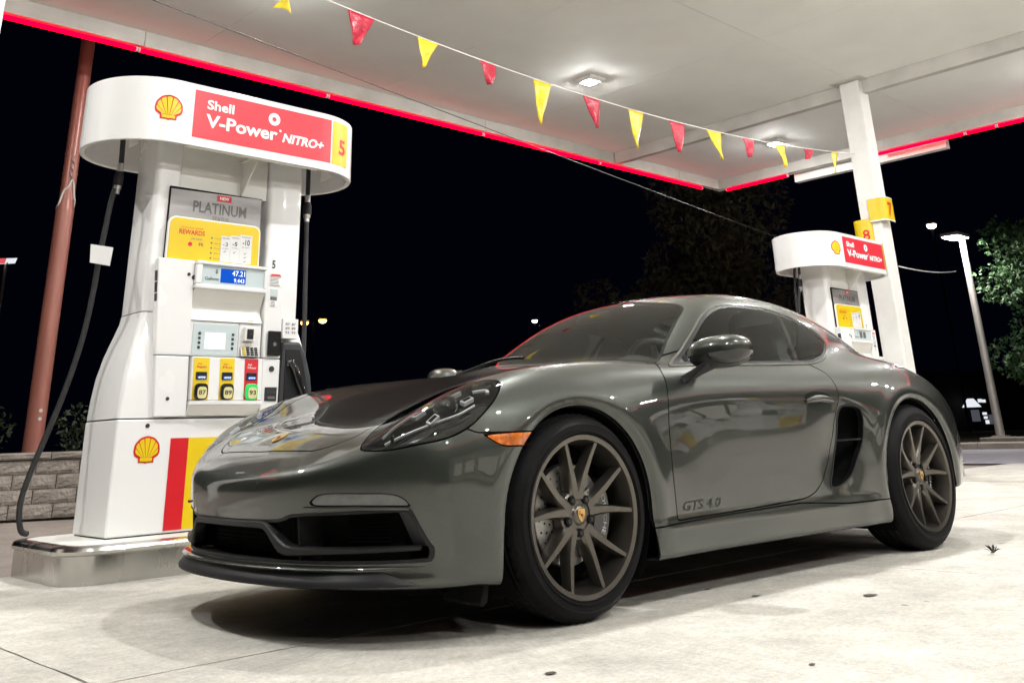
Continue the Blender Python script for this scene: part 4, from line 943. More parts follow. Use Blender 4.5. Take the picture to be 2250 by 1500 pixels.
def sd_poly(P, poly):
    """signed distance (negative inside) of 2-D points to a polygon"""
    poly = np.asarray(poly, float); A = poly; Bq = np.roll(poly, -1, 0); out = np.empty(len(P))
    for c in range(0, len(P), 20000):
        p = P[c:c+20000, None, :]; e = Bq-A; w = p-A; t = np.clip((w*e).sum(-1)/(e*e).sum(-1), 0, 1); dd = np.sqrt((((w-e*t[..., None])**2).sum(-1)).min(1))
        y = p[..., 1]; x = p[..., 0]; cr = ((A[:, 1] > y) != (Bq[:, 1] > y)) & (x < (Bq[:, 0]-A[:, 0])*(y-A[:, 1])/np.where(Bq[:, 1] == A[:, 1], 1e-9, Bq[:, 1]-A[:, 1])+A[:, 0])
        out[c:c+20000] = np.where(cr.sum(1) % 2 == 1, -dd, dd)
    return out
def crom(P, m=6, closed=True):
    """Catmull-Rom smoothing of a 2-D outline; a repeated point makes a corner"""
    P = [np.array(q, float) for q in P]; n = len(P); out = []
    for i in range(n if closed else n-1):
        p0, p1, p2, p3 = P[(i-1) % n] if closed or i else P[0], P[i], P[(i+1) % n], P[(i+2) % n] if closed or i+2 < n else P[-1]
        if np.allclose(p1, p2): continue
        for k in range(m):
            t = k/m; out.append(.5*(2*p1+(p2-p0)*t+(2*p0-5*p1+4*p2-p3)*t*t+(3*p1-p0-3*p2+p3)*t**3))
    return np.array(out)
def cut(S, fn, gap=.0052):
    """fn(V,N) signed distance; returns (piece, rest) with a gap between"""
    a, r = split(S, fn(S[0], S[1])+gap/2); _, r = split(r, fn(r[0], r[1])-gap/2) if len(r[0]) else (None, r)
    return a, r
def rim_of(S, depth, direction=None):
    """quads that turn a piece's open edge inwards (not along the symmetry plane)"""
    V, N, F = S; E = np.r_[F[:, [0, 1]], F[:, [1, 2]], F[:, [2, 0]]]; key = np.sort(E, 1); u, ix, cnt = np.unique(key, axis=0, return_index=True, return_counts=True)
    B = E[ix[cnt == 1]]; B = B[~((V[B[:, 0], 1] < .002) & (V[B[:, 1], 1] < .002))]
    if len(B) == 0: return np.zeros((0, 3)), np.zeros((0, 3)), np.zeros((0, 3), int)
    D = -N if direction is None else np.broadcast_to(np.array(direction, float), V.shape)
    a, b = B[:, 0], B[:, 1]; Vr = np.r_[V[a], V[b], V[b]+D[b]*depth, V[a]+D[a]*depth]; m = len(B)
    nr = np.cross(V[b]-V[a], D[a]); nr /= np.maximum(np.linalg.norm(nr, axis=1, keepdims=True), 1e-9); nr = -nr
    k = np.arange(m); return Vr, np.r_[nr, nr, nr, nr], np.r_[np.c_[k+m, k, k+2*m], np.c_[k, k+3*m, k+2*m]]
def join(*Ss):
    Vs, Ns, Fs, n = [], [], [], 0
    for V, N, F in Ss: Vs.append(V); Ns.append(N); Fs.append(F+n); n += len(V)
    return np.concatenate(Vs), np.concatenate(Ns), np.concatenate(Fs)
def mirrored(S): return S[0]*[1, -1, 1], S[1]*[1, -1, 1], S[2][:, ::-1]
def skin(name, S, mat, parent):
    V, N, F = S; me = bpy.data.meshes.new(name); me.from_pydata(V.tolist(), [], F.tolist()); me.materials.append(mat)
    me.polygons.foreach_set('use_smooth', np.ones(len(F), bool)); me.update(); me.normals_split_custom_set_from_vertices(N.tolist())
    o = bpy.data.objects.new(name, me); COL.objects.link(o); o.parent = parent; return o
def flip(S): return S[0], -S[1], S[2][:, ::-1]
def offset(S, d): return S[0]-S[1]*d, S[1], S[2]
def solve_y(x, z, lo=.2, hi=1.0):
    x = np.asarray(x, float); z = np.asarray(z, float); a = np.full(x.shape, lo); b = np.full(x.shape, hi)
    for _ in range(26):
        m = (a+b)/2; ins = field(x, m, z) < 0; a = np.where(ins, m, a); b = np.where(ins, b, m)
    return (a+b)/2
def solve_x(h, z, lo=-1.05, hi=-.2):
    h = np.asarray(h, float); z = np.asarray(z, float); a = np.full(h.shape, lo); b = np.full(h.shape, hi)
    for _ in range(26):
        m = (a+b)/2; ins = field(m, h, z) < 0; b = np.where(ins, m, b); a = np.where(ins, a, m)
    return (a+b)/2
def solve_z(x, h, lo=.3, hi=1.4):
    x = np.asarray(x, float); h = np.asarray(h, float); a = np.full(x.shape, lo); b = np.full(x.shape, hi)
    for _ in range(26):
        m = (a+b)/2; ins = field(x, h, m) < 0; a = np.where(ins, m, a); b = np.where(ins, b, m)
    return (a+b)/2
def nrm_at(P):
    P = np.atleast_2d(P); g = grad(P[:, 0], P[:, 1], P[:, 2]); return g/np.linalg.norm(g, axis=1, keepdims=True)
def bar(path, nrm, a, c, mat, name, parent, mirror=None, bevel=.0, smooth=35):
    """rectangular bar swept along 3-D points; nrm = outward vectors; half width a across, half depth c along nrm"""
    P = np.asarray(path, float); Nn = np.asarray(nrm, float); n = len(P); a = np.broadcast_to(np.asarray(a, float), (n,)); c = np.broadcast_to(np.asarray(c, float), (n,)); rings = []
    for i in range(n):
        t = P[min(i+1, n-1)]-P[max(i-1, 0)]; t /= np.linalg.norm(t); w = Nn[i]-t*(Nn[i]@t); w /= np.linalg.norm(w); b = np.cross(t, w)
        q = .3; prof = [(-1,-1),(1,-1),(1,1-q),(1-q,1),(-1+q,1),(-1,1-q)]
        rings.append([P[i]+b*a[i]*u+w*c[i]*v for u, v in prof])
    if mirror: rings = [[np.array(p_)*[1, -1, 1] for p_ in r_] for r_ in rings]
    return MB().loft(rings).build(name, mat, parent, smooth=smooth)
# ------------------------------------------------------------------ car materials
def paint_mat():
    m = bpy.data.materials.new('grey_green_metallic_paint'); m.use_nodes = True; nt = m.node_tree; L = nt.links.new; b = nt.nodes['Principled BSDF']
    b.inputs['Metallic'].default_value = .70; b.inputs['Roughness'].default_value = .38; b.inputs['Coat Weight'].default_value = 1; b.inputs['Coat Roughness'].default_value = .004; b.inputs['Coat IOR'].default_value = 1.62
    tc = nt.nodes.new('ShaderNodeTexCoord'); v = nt.nodes.new('ShaderNodeTexVoronoi'); v.inputs['Scale'].default_value = 900; L(tc.outputs['Object'], v.inputs['Vector'])
    mx = nt.nodes.new('ShaderNodeMix'); mx.data_type = 'RGBA'; mx.inputs['A'].default_value = (.0278,.0320,.0262,1); mx.inputs['B'].default_value = (.0425,.0488,.0402,1)
    sep = nt.nodes.new('ShaderNodeSeparateColor'); L(v.outputs['Color'], sep.inputs[0]); L(sep.outputs[0], mx.inputs['Factor']); L(mx.outputs['Result'], b.inputs['Base Color'])
    return m
K['paint'] = paint_mat()
K['glass'] = glass_mat('window_glass', (.74,.80,.78), .005, 1.42, .0)
K['wsglass'] = glass_mat('windscreen_glass', (.74,.80,.78), .005, 1.48, .0)
K['lens'] = glass_mat('headlight_lens', (.95,.96,.96), .005, 1.45, .0)
K['chrome'] = M_('chrome', (.72,.72,.72), .06, metal=1.)
K['satin'] = M_('satin_moulding', (.50,.50,.50), .12, metal=1.)
K['amber'] = M_('amber_lens', (.50,.115,.004), .18, coat=.8, var=.45, scale=45, bump=.6, bscale=90, dist=.004)
K['tyre'] = M_('tyre_rubber', (.0045,.0045,.005), 0.58, spec=.14, var=.3, scale=16, bump=.25, bscale=90, dist=.004)
K['rim'] = M_('satin_bronze_alloy', (.140,.128,.112), .30, metal=.85, var=.07, scale=10)
K['disc'] = M_('brake_disc', (.42,.41,.39), .38, metal=.9, var=.15, scale=40)
K['iron'] = M_('dark_iron', (.035,.033,.032), .6, metal=.4, var=.2)
K['liner'] = M_('arch_liner', (.0022,.0022,.0022), .9, spec=.12)
K['leather'] = M_('dark_leather', (.040,.040,.041), .55, var=.2, bump=.1)
K['dash'] = M_('dashboard_vinyl', (.04,.041,.041), .6, var=.15)
K['lining'] = M_('cabin_lining', (.022,.022,.022), .8)
K['drl'] = M_('light_bar_lens', (.11,.113,.11), .16, coat=.8, var=.2, scale=20)
K['hlhouse'] = M_('headlight_housing', (.012,.012,.013), .18, coat=.4)
K['led_glint'] = M_('led_glint_white', (.82,.83,.84), .25, metal=.3)  # near-white colour stands in for reflections inside the headlight
K['silver_l'] = M_('silver_letters', (.42,.42,.42), .5)
K['gold'] = M_('crest_gold', (.60,.44,.13), .35, metal=.6)
K['decal'] = M_('decal', (.006,.006,.006), .5)
# ------------------------------------------------------------------ outlines (car frame: x to the rear from the front axle, h = |y|)
P_DLO = [(.645,.855),(.645,.855),(.796,.860),(1.229,.872),(1.616,.884),(1.735,.888),(1.869,.909),(1.985,.948),(2.075,1.012),(2.009,1.082),(1.871,1.136),(1.721,1.166),(1.566,1.181),(1.408,1.183),(1.291,1.173),(1.178,1.147),(1.053,1.092),(.894,.992),(.765,.910)]
P_WS = [(.362,0),(.362,0),(.380,.25),(.440,.45),(.498,.62),(.548,.735),(.548,.735),(.66,.700),(.807,.645),(.93,.600),(1.03,.562),(1.072,.530),(1.090,.47),(1.097,.31),(1.115,.15),(1.122,0),(1.122,0),(1.122,-.3),(.362,-.3)]
P_DOOR = [(.605,.870),(.545,.79),(.503,.65),(.496,.47),(.504,.281),(.504,.281),(.877,.287),(1.304,.298),(1.461,.313),(1.557,.36),(1.633,.44),(1.702,.548),(1.737,.634),(1.788,.722),(1.800,.777),(1.795,.823),(1.770,.858),(1.70,.895),(1.70,.895),(1.2,1.0),(.80,.93)]
P_INT = [(1.806,.693),(1.925,.690),(1.960,.648),(1.940,.542),(1.887,.456),(1.814,.375),(1.712,.333),(1.645,.330),(1.630,.357),(1.673,.425),(1.734,.547),(1.757,.643)]
P_HEAD = [(-.2150,-.1010),(-.1998,-.0434),(-.1791,-.0056),(-.1276,.0650),(-.0378,.128),(.055,.165),(.1274,.1760),(.2142,.1719),(.2486,.1640),(.2541,.129),(.2275,.0516),(.1676,-.0372),(.1107,-.0872),(.0473,-.116),(-.0313,-.1301),(-.1103,-.1349),(-.1752,-.1232)]
HE1 = np.array([.77841304,.62775245,0.]); HE2 = np.array([.37771055,-.46836108,.7987319])     # headlight outline lies in this slanted plane (h = |y|)
def hcoord(V): return np.c_[V@HE1, V@HE2]
P_MARK = [(-.440,.611),(-.440,.611),(-.34,.616),(-.225,.617),(-.225,.617),(-.262,.575),(-.30,.572),(-.367,.574),(-.40,.586)]
P_HOOD = [(-.812,-.2),(-.812,-.2),(-.812,0),(-.800,.25),(-.785,.372),(-.722,.468),(-.66,.503),(-.591,.516),(-.48,.520),(-.40,.563),(-.30,.600),(-.12,.618),(.12,.610),(.42,.605),(.475,.575),(.475,.575),(.405,.42),(.355,.22),(.340,0),(.340,-.2),(.340,-.2)]
P_GRILL = [(-.1,.366),(-.1,.366),(.285,.368),(.388,.386),(.52,.392),(.707,.398),(.752,.397),(.752,.397),(.782,.305),(.792,.285),(.788,.250),(.766,.243),(.635,.240),(.336,.238),(-.1,.236),(-.1,.236)]
P_DRL = [(.468,.411),(.480,.438),(.525,.448),(.62,.447),(.700,.444),(.735,.430),(.752,.404),(.752,.404),(.62,.408)]
def d_side(poly): q = crom(poly); return lambda V, N: sd_poly(V[:, [0, 2]], q)
def d_top(poly, zmin=None):
    q = crom(poly)
    def fn(V, N):
        d = sd_poly(V[:, [0, 1]], q)
        return d if zmin is None else np.maximum(d, zmin-V[:, 2])
    return fn
def d_front(poly, xmax=-.35): q = crom(poly); return lambda V, N: np.maximum(sd_poly(V[:, [1, 2]], q), V[:, 0]-xmax)
car = empty('sports_car', (0, 0, 0), 0, 'grey green metallic two-door sports coupe parked beside the near dispenser', 'car')
S = body_mesh()
_, S = split(S, S[0][:, 1]); S[0][np.abs(S[0][:, 1]) < 1e-3, 1] = 0
m0 = S[0][:, 1] == 0; S[1][m0, 1] = 0; S[1][m0] /= np.linalg.norm(S[1][m0], axis=1, keepdims=True)
both = lambda q: join(q, mirrored(q))
def parts2(name, q, mat, depth=.014, parent=car, direction=None, label=None):
    q = join(q, rim_of(q, depth, direction)) if depth else q
    return [skin(name, mirrored(q), mat, parent), skin(name, q, mat, parent)]       # left (towards camera), right
def part1(name, q, mat, depth=.014, parent=car):
    q = join(q, rim_of(q, depth)) if depth else q; return skin(name, both(q), mat, parent)
lining = []
# wheel openings
for cx, cz, r in ((0,.336,.366),(2.484,.347,.376)):
    # circle above the axle, straight legs below
    fn = lambda V, N, cx=cx, cz=cz, r=r: np.maximum(np.where(V[:, 2] > cz, np.hypot(V[:, 0]-cx, V[:, 2]-cz)-r, np.abs(V[:, 0]-cx)-r-.02*np.clip((cz-V[:, 2])/.2, 0, 1)), .45-V[:, 1])
    w_, S = split(S, fn(S[0], S[1]))
under, S = split(S, .80+S[1][:, 2]+10*np.clip(S[0][:, 2]-.20, 0, 1))
qh = crom(P_HEAD); head, S = cut(S, lambda V, N: np.maximum(sd_poly(hcoord(V), qh), np.maximum(V[:, 0]+.12, .35-V[:, 1]))); hood, S = cut(S, d_top(P_HOOD, .50)); ws, S = cut(S, d_top(P_WS, .83), .002)
dlo, S = cut(S, d_side(P_DLO), .001); mark, S = cut(S, d_side(P_MARK)); intake, S = cut(S, d_side(P_INT), .001)
grill, S = cut(S, d_front(P_GRILL), .0005); drl, S = cut(S, d_front(P_DRL), .0005)
door, S = cut(S, d_side(P_DOOR))
rearg, S = cut(S, d_top([(1.98,-.2),(1.98,-.2),(1.98,.30),(2.02,.44),(2.10,.50),(2.5,.455),(2.82,.36),(2.90,.25),(2.91,-.2),(2.91,-.2)], .80), .002)
bump, S = cut(S, lambda V, N: sd_poly(V[:, [0, 2]], np.array([(-1.3,-.1),(-1.3,.78),(-.62,.70),(-.52,.64),(-.46,.618),(-.35,.6165),(-.15,.617),(-.15,-.1)])))
rock, S = cut(S, lambda V, N: np.maximum(sd_poly(V[:, [0, 2]], np.array([(.30,-.1),(.30,.262),(.50,.272),(1.35,.287),(1.50,.279),(1.75,.262),(2.2,.262),(2.2,-.1)])), .5-V[:, 1]))
tail, S = cut(S, lambda V, N: np.maximum(sd_poly(V[:, [1, 2]], crom([(.42,.69),(.60,.705),(.74,.69),(.755,.63),(.70,.60),(.45,.64)])), 2.95-V[:, 0]))
trunk, S = cut(S, d_top([(2.95,-.2),(2.94,.36),(3.0,.47),(3.2,.50),(3.36,.42),(3.38,.2),(3.38,-.2)], .60))
for q in (hood, door, S, bump): lining.append(q)
part1('body_shell', S, K['paint']); part1('bonnet', hood, K['paint']); part1('front_bumper', bump, K['paint']); part1('engine_lid', trunk, K['paint'])
doors = parts2('door', door, K['paint']); rockers = parts2('side_sill', rock, K['paint'])
part1('underbody', under, K['liner'], 0)
lin = flip(offset(join(*lining), .020)); skin('inner_lining', both(lin), K['lining'], car)
part1('windscreen', split(ws, sd_poly(ws[0][:, [0, 1]], crom(P_WS))+.011)[0], K['wsglass'], 0)
band = split(ws, sd_poly(ws[0][:, [0, 1]], crom(P_WS))+.0112)[1]; part1('windscreen_band', band, K['black_gloss'], .006)
part1('rear_window', rearg, K['glass'], .006)
# side glass: trim ring, door window, quarter window
qd = crom(P_DLO); sd = sd_poly(dlo[0][:, [0, 2]], qd); inner, ring = split(dlo, sd+.020)
chrome_, ring2 = split(ring, -(sd_poly(ring[0][:, [0, 2]], qd)+.0075)); 
parts2('window_trim', ring2, K['black'], .006); 
ch = (chrome_[0]+chrome_[1]*.0025, chrome_[1], chrome_[2]); parts2('window_moulding', ch, K['satin'], .006)
bp = lambda V: V[:, 0]-(1.622+(V[:, 2]-.888)*.42)
win, rest = split(inner, bp(inner[0])+.014); _, quart = split(rest, bp(rest[0])-.020); bpil = split(rest, bp(rest[0])-.0202)[0]
tri = lambda V: sd_poly(V[:, [0, 2]], np.array([(.60,.84),(.70,.86),(.775,.868),(.79,.915),(.775,.945),(.75,.93)]))
sail, win = split(win, tri(win[0]))
parts2('door_window', win, K['glass'], 0); parts2('quarter_window', quart, K['glass'], 0); parts2('b_pillar_trim', bpil, K['black_gloss'], 0); parts2('mirror_sail', sail, K['dark_grey'], .004)
# side intake: ring, scoop, blade
qi = crom(P_INT); ii, ring = split(intake, sd_poly(intake[0][:, [0, 2]], qi)+.009)
rg = (ring[0]+ring[1]*.002, ring[1], ring[2]); parts2('intake_surround', rg, K['black'], .03)
sc_ = (np.c_[ii[0][:, 0]+.05*np.clip((ii[0][:, 0]-1.63)/.3, 0, 1), ii[0][:, 1]-.02-.12*np.clip(-sd_poly(ii[0][:, [0, 2]], qi)-.009, 0, .03)/.03*np.clip((1.99-ii[0][:, 0])/.2, .25, 1), ii[0][:, 2]], ii[1], ii[2])
for s_, q in ((-1, mirrored(sc_)), (1, sc_)):
    o = skin('intake_scoop', q, K['liner'], car); o.data.normals_split_custom_set([(0, 0, 0)]*len(o.data.loops)) if False else None
    xb = np.linspace(1.745, 1.925, 8); yb = solve_y(xb, np.full(8, .535))-.022
    bar(np.c_[xb, yb, .535+.012*(xb-1.745)], np.c_[0*xb, 1+0*xb, 0*xb], .006, .022, K['black_gloss'], 'intake_blade', o, mirror=(s_ < 0))
# side marker, door handle, decal
parts2('side_marker', mark, K['amber'], .012)
for s_, dr in ((-1, doors[0]), (1, doors[1])):
    n = 15; xh = np.linspace(1.505, 1.738, n); zh = .712+.012*np.sin(np.linspace(0, math.pi, n)); yh = solve_y(xh, zh); rr_ = np.sin(np.linspace(.12, math.pi-.12, n))**.45; rings = []
    for i in range(n):
        rings.append([(xh[i], s_*(yh[i]+.010*rr_[i]+(.017*math.cos(t))*rr_[i]), zh[i]+.0165*rr_[i]*math.sin(t)) for t in np.linspace(0, 2*math.pi, 13)[:-1]])
    MB().loft(rings).build('door_handle', K['paint'], dr, smooth=60)
    # flat dark ellipse painting the shade of the hollow behind the handle
    t = np.linspace(0, 2*math.pi, 33)[:-1]; xe = 1.612+.110*np.cos(t); ze = .730+.026*np.sin(t); ye = solve_y(xe, ze)+.0012; MB().add([(a, s_*b, c) for a, b, c in zip(xe, ye, ze)]+[(1.612, s_*(solve_y(1.612, .730)+.0014), .730)], [(k, (k+1) % 32, 32) for k in range(32)]).build('handle_shade', K['black_matt'], dr)
    v, f = text2d('GTS 4.0', 1., .008, .28); v = np.array(v); lo, hi = v[:, 0].min(), v[:, 0].max(); x = .545+(v[:, 0]-lo)/(hi-lo)*.255; z = .312+v[:, 1]*.033/.70
    if s_ > 0: x = .545+.255-(x-.545)
    y = solve_y(x, z)+.0012; MB().add([(a, s_*b, c) for a, b, c in zip(x, y, z)], f).build('decal', K['decal'], dr, fix=False)
# ------------------------------------------------------------------ nose: intakes, blades, light bars, lip
cav = (np.c_[grill[0][:, 0]+.085, grill[0][:, 1]*.985, grill[0][:, 2]], grill[1], grill[2]); g0 = part1('intake_cavity', cav, K['liner'], 0)
tub = join(rim_of(grill, .095, (1, -.05, 0))); skin('intake_duct', both(tub), K['black_matt'], car)
fr_a, fr_b = split(grill, sd_poly(grill[0][:, [1, 2]], crom(P_GRILL))+.010); part1('intake_frame', fr_b, K['black'], .03)
def spath(pts, off, m=8):
    q = crom([pts[0]]+list(pts)+[pts[-1]], m, False); h, z = q[:, 0], q[:, 1]; x = solve_x(np.abs(h), z); P = np.c_[x, h, z]; Nn = nrm_at(np.c_[x, np.abs(h), z])*np.c_[np.ones(len(h)), np.sign(h+1e-9), np.ones(len(h))]; return P+Nn*off, Nn
for mir in (True, False):
    # v-shaped blade: top rail from the centre, diagonal, then out along the bottom
    P, Nn = spath([(.0,.352),(.12,.352),(.235,.352),(.27,.343),(.305,.312),(.335,.287),(.375,.276),(.46,.276),(.60,.279),(.70,.282),(.772,.284)], -.006)
    bar(P, Nn, np.interp(np.linspace(0, 1, len(P)), [0,.35,.5,.6,.75,1], [.010,.012,.019,.015,.009,.006]), .020, K['black'], 'intake_blade', car, mirror=mir)
    MB().prism([(.245,.0),(.245,.10),(.375,.10),(.385,.0)], lambda a, b, d, mir=mir: (float(solve_x(.41, a))+.004+b, (-1 if mir else 1)*d, a), .40, .412).build('intake_divider', K['black_matt'], car)
    # outer plate of the side intake
    pl = []
    for z in np.linspace(.288,.392,6):
        h0, h1 = np.interp(z, [.288,.392], [.722,.690]), np.interp(z, [.288,.392], [.778,.748]); hh = np.linspace(h0, h1, 4); x = solve_x(hh, np.full(4, z)); pl.append(np.c_[x+np.linspace(.05,.006,4), hh, np.full(4, z)])
    V = np.concatenate(pl); V = V*[1, -1, 1] if mir else V
    MB().add(V, [(i*4+j, i*4+j+1, i*4+j+5, i*4+j+4) for i in range(5) for j in range(3)]).build('intake_side_plate', K['dark_grey'], car, smooth=40)
    for k in range(9):
        P, Nn = spath([(.56,.296+.011*k),(.63,.296+.011*k),(.70,.296+.011*k)], -.055, 4); bar(P, Nn, .0015, .005, K['liner'], 'intake_slat', car, mirror=mir)
    for k in range(8):
        P, Nn = spath([(.02,.250+.0125*k),(.14,.250+.0125*k),(.25-.005*k,.250+.0125*k)], -.06, 4); bar(P, Nn, .0015, .005, K['liner'], 'intake_slat', car, mirror=mir)
parts2('light_recess', (drl[0]-drl[1]*.018, drl[1], drl[2]), K['black'], 0); parts2('light_recess_edge', rim_of(drl, .018), K['black_gloss'], 0)
di, _ = split(drl, sd_poly(drl[0][:, [1, 2]], crom(P_DRL))+.003); parts2('light_bar', (di[0]-di[1]*.005, di[1], di[2]), K['drl'], .01)
P, Nn = spath([(.44,.404),(.55,.402),(.66,.401),(.755,.398)], .004); 
for mir in (True, False): bar(P, Nn, .004, .008, K['paint'], 'light_bar_ledge', car, mirror=mir)
def lip(prof, h1, mat, name, taper):
    """sweep a (out, z) profile along the nose plan curve, from -h1 to h1"""
    hh = np.linspace(-h1, h1, 81); zlo = min(q[1] for q in prof)+.012; x = solve_x(np.abs(hh), np.full(81, .205)); P = np.c_[x, hh, 0*hh]; rings = []
    for i in range(81):
        t = P[min(i+1, 80)]-P[max(i-1, 0)]; n = np.array([-abs(t[1]), t[0]*np.sign(t[1]), 0]); n /= np.linalg.norm(n); k = np.clip((h1-abs(hh[i]))/taper, .0, 1)**.7
        rings.append([P[i]+n*(o_*k if o_ > 0 else o_)+np.array([0, 0, zlo+(z_-zlo)*(.04+.96*np.clip((h1-abs(hh[i]))/.085, 0, 1))]) for o_, z_ in prof])
    MB().loft(rings).build(name, mat, car, smooth=50)
lip([(-.03,.238),(.010,.234),(.027,.229),(.030,.225),(.027,.221),(-.03,.219)], .775, K['paint'], 'front_lip', .30)
lip([(-.03,.2185),(.014,.218),(.018,.213),(.028,.198),(.040,.184),(.039,.176),(-.06,.165)], .765, K['black'], 'splitter', .22)
for sg in (-1, 1):   # deflectors ahead of the front wheels
    MB().prism([(-.41,.165),(-.425,.105),(-.415,.095),(-.395,.105),(-.385,.165)], lambda a, b, d: (a, d, b), min(sg*.60, sg*.80), max(sg*.60, sg*.80)).build('air_deflector', K['black_matt'], car, bevel=.004)
# crest on the bonnet, parking sensors, washer nub
def crest(parent, fn, w, name='crest'):
    flat = parent is not car
    sh = [(-.5,.55),(-.25,.60),(0,.57),(.25,.60),(.5,.55),(.5,.05),(.38,-.32),(0,-.66),(-.38,-.32),(-.5,.05)]
    o = MB().prism([(a*w, b*w) for a, b in sh], fn, 0, .003).build(name, K['gold'], parent)
    mb = MB()
    for q in ((-.42,.05,-.04,.42),(.04,-.45,.40,.0)):
        for k in range(2): mb.add([fn((q[0]+(q[2]-q[0])*(k*.5+.06))*w, b_*w, .0036) for b_ in (q[1], q[3])]+[fn((q[0]+(q[2]-q[0])*(k*.5+.28))*w, b_*w, .0036) for b_ in (q[3], q[1])], [(0,1,2,3)])
    mb.build('crest_bars', K['red_s'], parent if flat else o, fix=False)
    MB().prism([(-.12*w,.12*w),(.12*w,.12*w),(.12*w,-.06*w),(0,-.16*w),(-.12*w,-.06*w)], lambda a, b, d: fn(a, b, d+.0036), 0, .0008).build('crest_shield', K['print'], parent if flat else o)
    return o
xc = -.735; zc = float(solve_z(xc, 0.)); nc = nrm_at([[xc, 0, zc]])[0]; tx_ = np.cross([0, 1, 0], nc); 
crest(car, lambda a, b, d: tuple(np.array([xc, 0, zc])+np.array([0, -1, 0])*a+np.array([nc[2], 0, -nc[0]])*b+nc*(d+.001)), .052)
for hh, zz in ((.20,.475),(.62,.465)):
    for sg in (-1, 1):
        x = float(solve_x(hh, zz)); n = nrm_at([[x, hh, zz]])[0]; p0 = np.array([x, hh, zz])*[1, sg, 1]; n = n*[1, sg, 1]; MB().cyl(p0-n*.004, p0+n*.0015, .0095, n=16).build('parking_sensor', K['paint'], car, smooth=40)
for sg in (-1, 1):
    zz = float(solve_z(-.66,.62)); MB().cyl((-.675, sg*.66, zz-.055), (-.680, sg*.665, zz-.030), .007, .005, n=10).build('washer_nozzle', K['black'], car)
# ------------------------------------------------------------------ headlights
for sg, q in ((-1, mirrored(head)), (1, head)):
    hl = empty('headlight', (0, 0, 0)); hl.parent = car
    skin('lens', q, K['lens'], hl); skin('housing', offset(q, .062), K['hlhouse'], hl); skin('housing_wall', join(mirrored(rim_of(head, .064)) if sg < 0 else rim_of(head, .064)), K['black_gloss'], hl)
    sdh = sd_poly(hcoord(head[0]), qh); rimb = split(head, -(sdh+.012))[0]; rimb = (rimb[0]-rimb[1]*.006, rimb[1], rimb[2]); skin('black_edge', mirrored(rimb) if sg < 0 else rimb, K['black_gloss'], hl)
    def at(x, h, dep): z = float(solve_z(x, h)); n = nrm_at([[x, h, z]])[0]; return (np.array([x, h, z])-n*dep)*[1, sg, 1], n*[1, sg, 1]
    p0, n0 = at(-.49, .695, .038); f0 = np.array([-.80, sg*.45, .25]); f0 /= np.linalg.norm(f0)
    MB().lathe([(0,-.030),(.020,-.027),(.033,-.014),(.036,0),(.036,.05)], n=28).build('projector', K['black_gloss'], hl, smooth=50)
    pj = hl.children[-1]; pj.rotation_mode = 'QUATERNION'; pj.rotation_quaternion = Vector((0,-1,0)).rotation_difference(Vector(f0)); pj.location = p0
    MB().lathe([(.036,-.004),(.041,-.008),(.045,-.004),(.045,.012),(.036,.012)], n=28, closed=True).build('projector_ring', K['chrome'], hl, smooth=50)
    pr = hl.children[-1]; pr.rotation_mode = 'QUATERNION'; pr.rotation_quaternion = pj.rotation_quaternion; pr.location = p0
    for dx, dh in ((-.075,-.055),(.075,-.045),(-.085,.048),(.055,.060)):
        p1, n1 = at(-.49+dx, .695+dh, .026); t1 = np.cross(n1, [0, 1, 0]); t1 /= np.linalg.norm(t1); b1 = np.cross(n1, t1)
        V = [p1+t1*a*.024+b1*b*.012+n1*c*.008 for c in (-1, 1) for a, b in ((-1,-1),(1,-1),(1,1),(-1,1))]; MB().add(V, [(0,1,2,3),(4,7,6,5),(0,4,5,1),(1,5,6,2),(2,6,7,3),(3,7,4,0)]).build('led_module', K['led_glint'], hl, bevel=.003)
        V = [p1+t1*a*.017+b1*b*.007+n1*.0090 for a, b in ((-1,-1),(1,-1),(1,1),(-1,1))]; MB().add(V, [(0,1,2,3)]).build('led_cavity', K['black_gloss'], hl, fix=False)
    for pts, w in (([(-.71,.645),(-.64,.71),(-.57,.758),(-.49,.788),(-.41,.788)], .0028), ([(-.68,.585),(-.58,.565),(-.48,.585),(-.40,.635)], .003), ([(-.37,.70),(-.335,.735),(-.345,.765)], .006)):
        cc = crom([pts[0]]+pts+[pts[-1]], 5, False); Q = [at(a, b, .030) for a, b in cc]; bar([a for a, b in Q], [b for a, b in Q], w, .004, K['led_glint'], 'reflector_strip', hl)
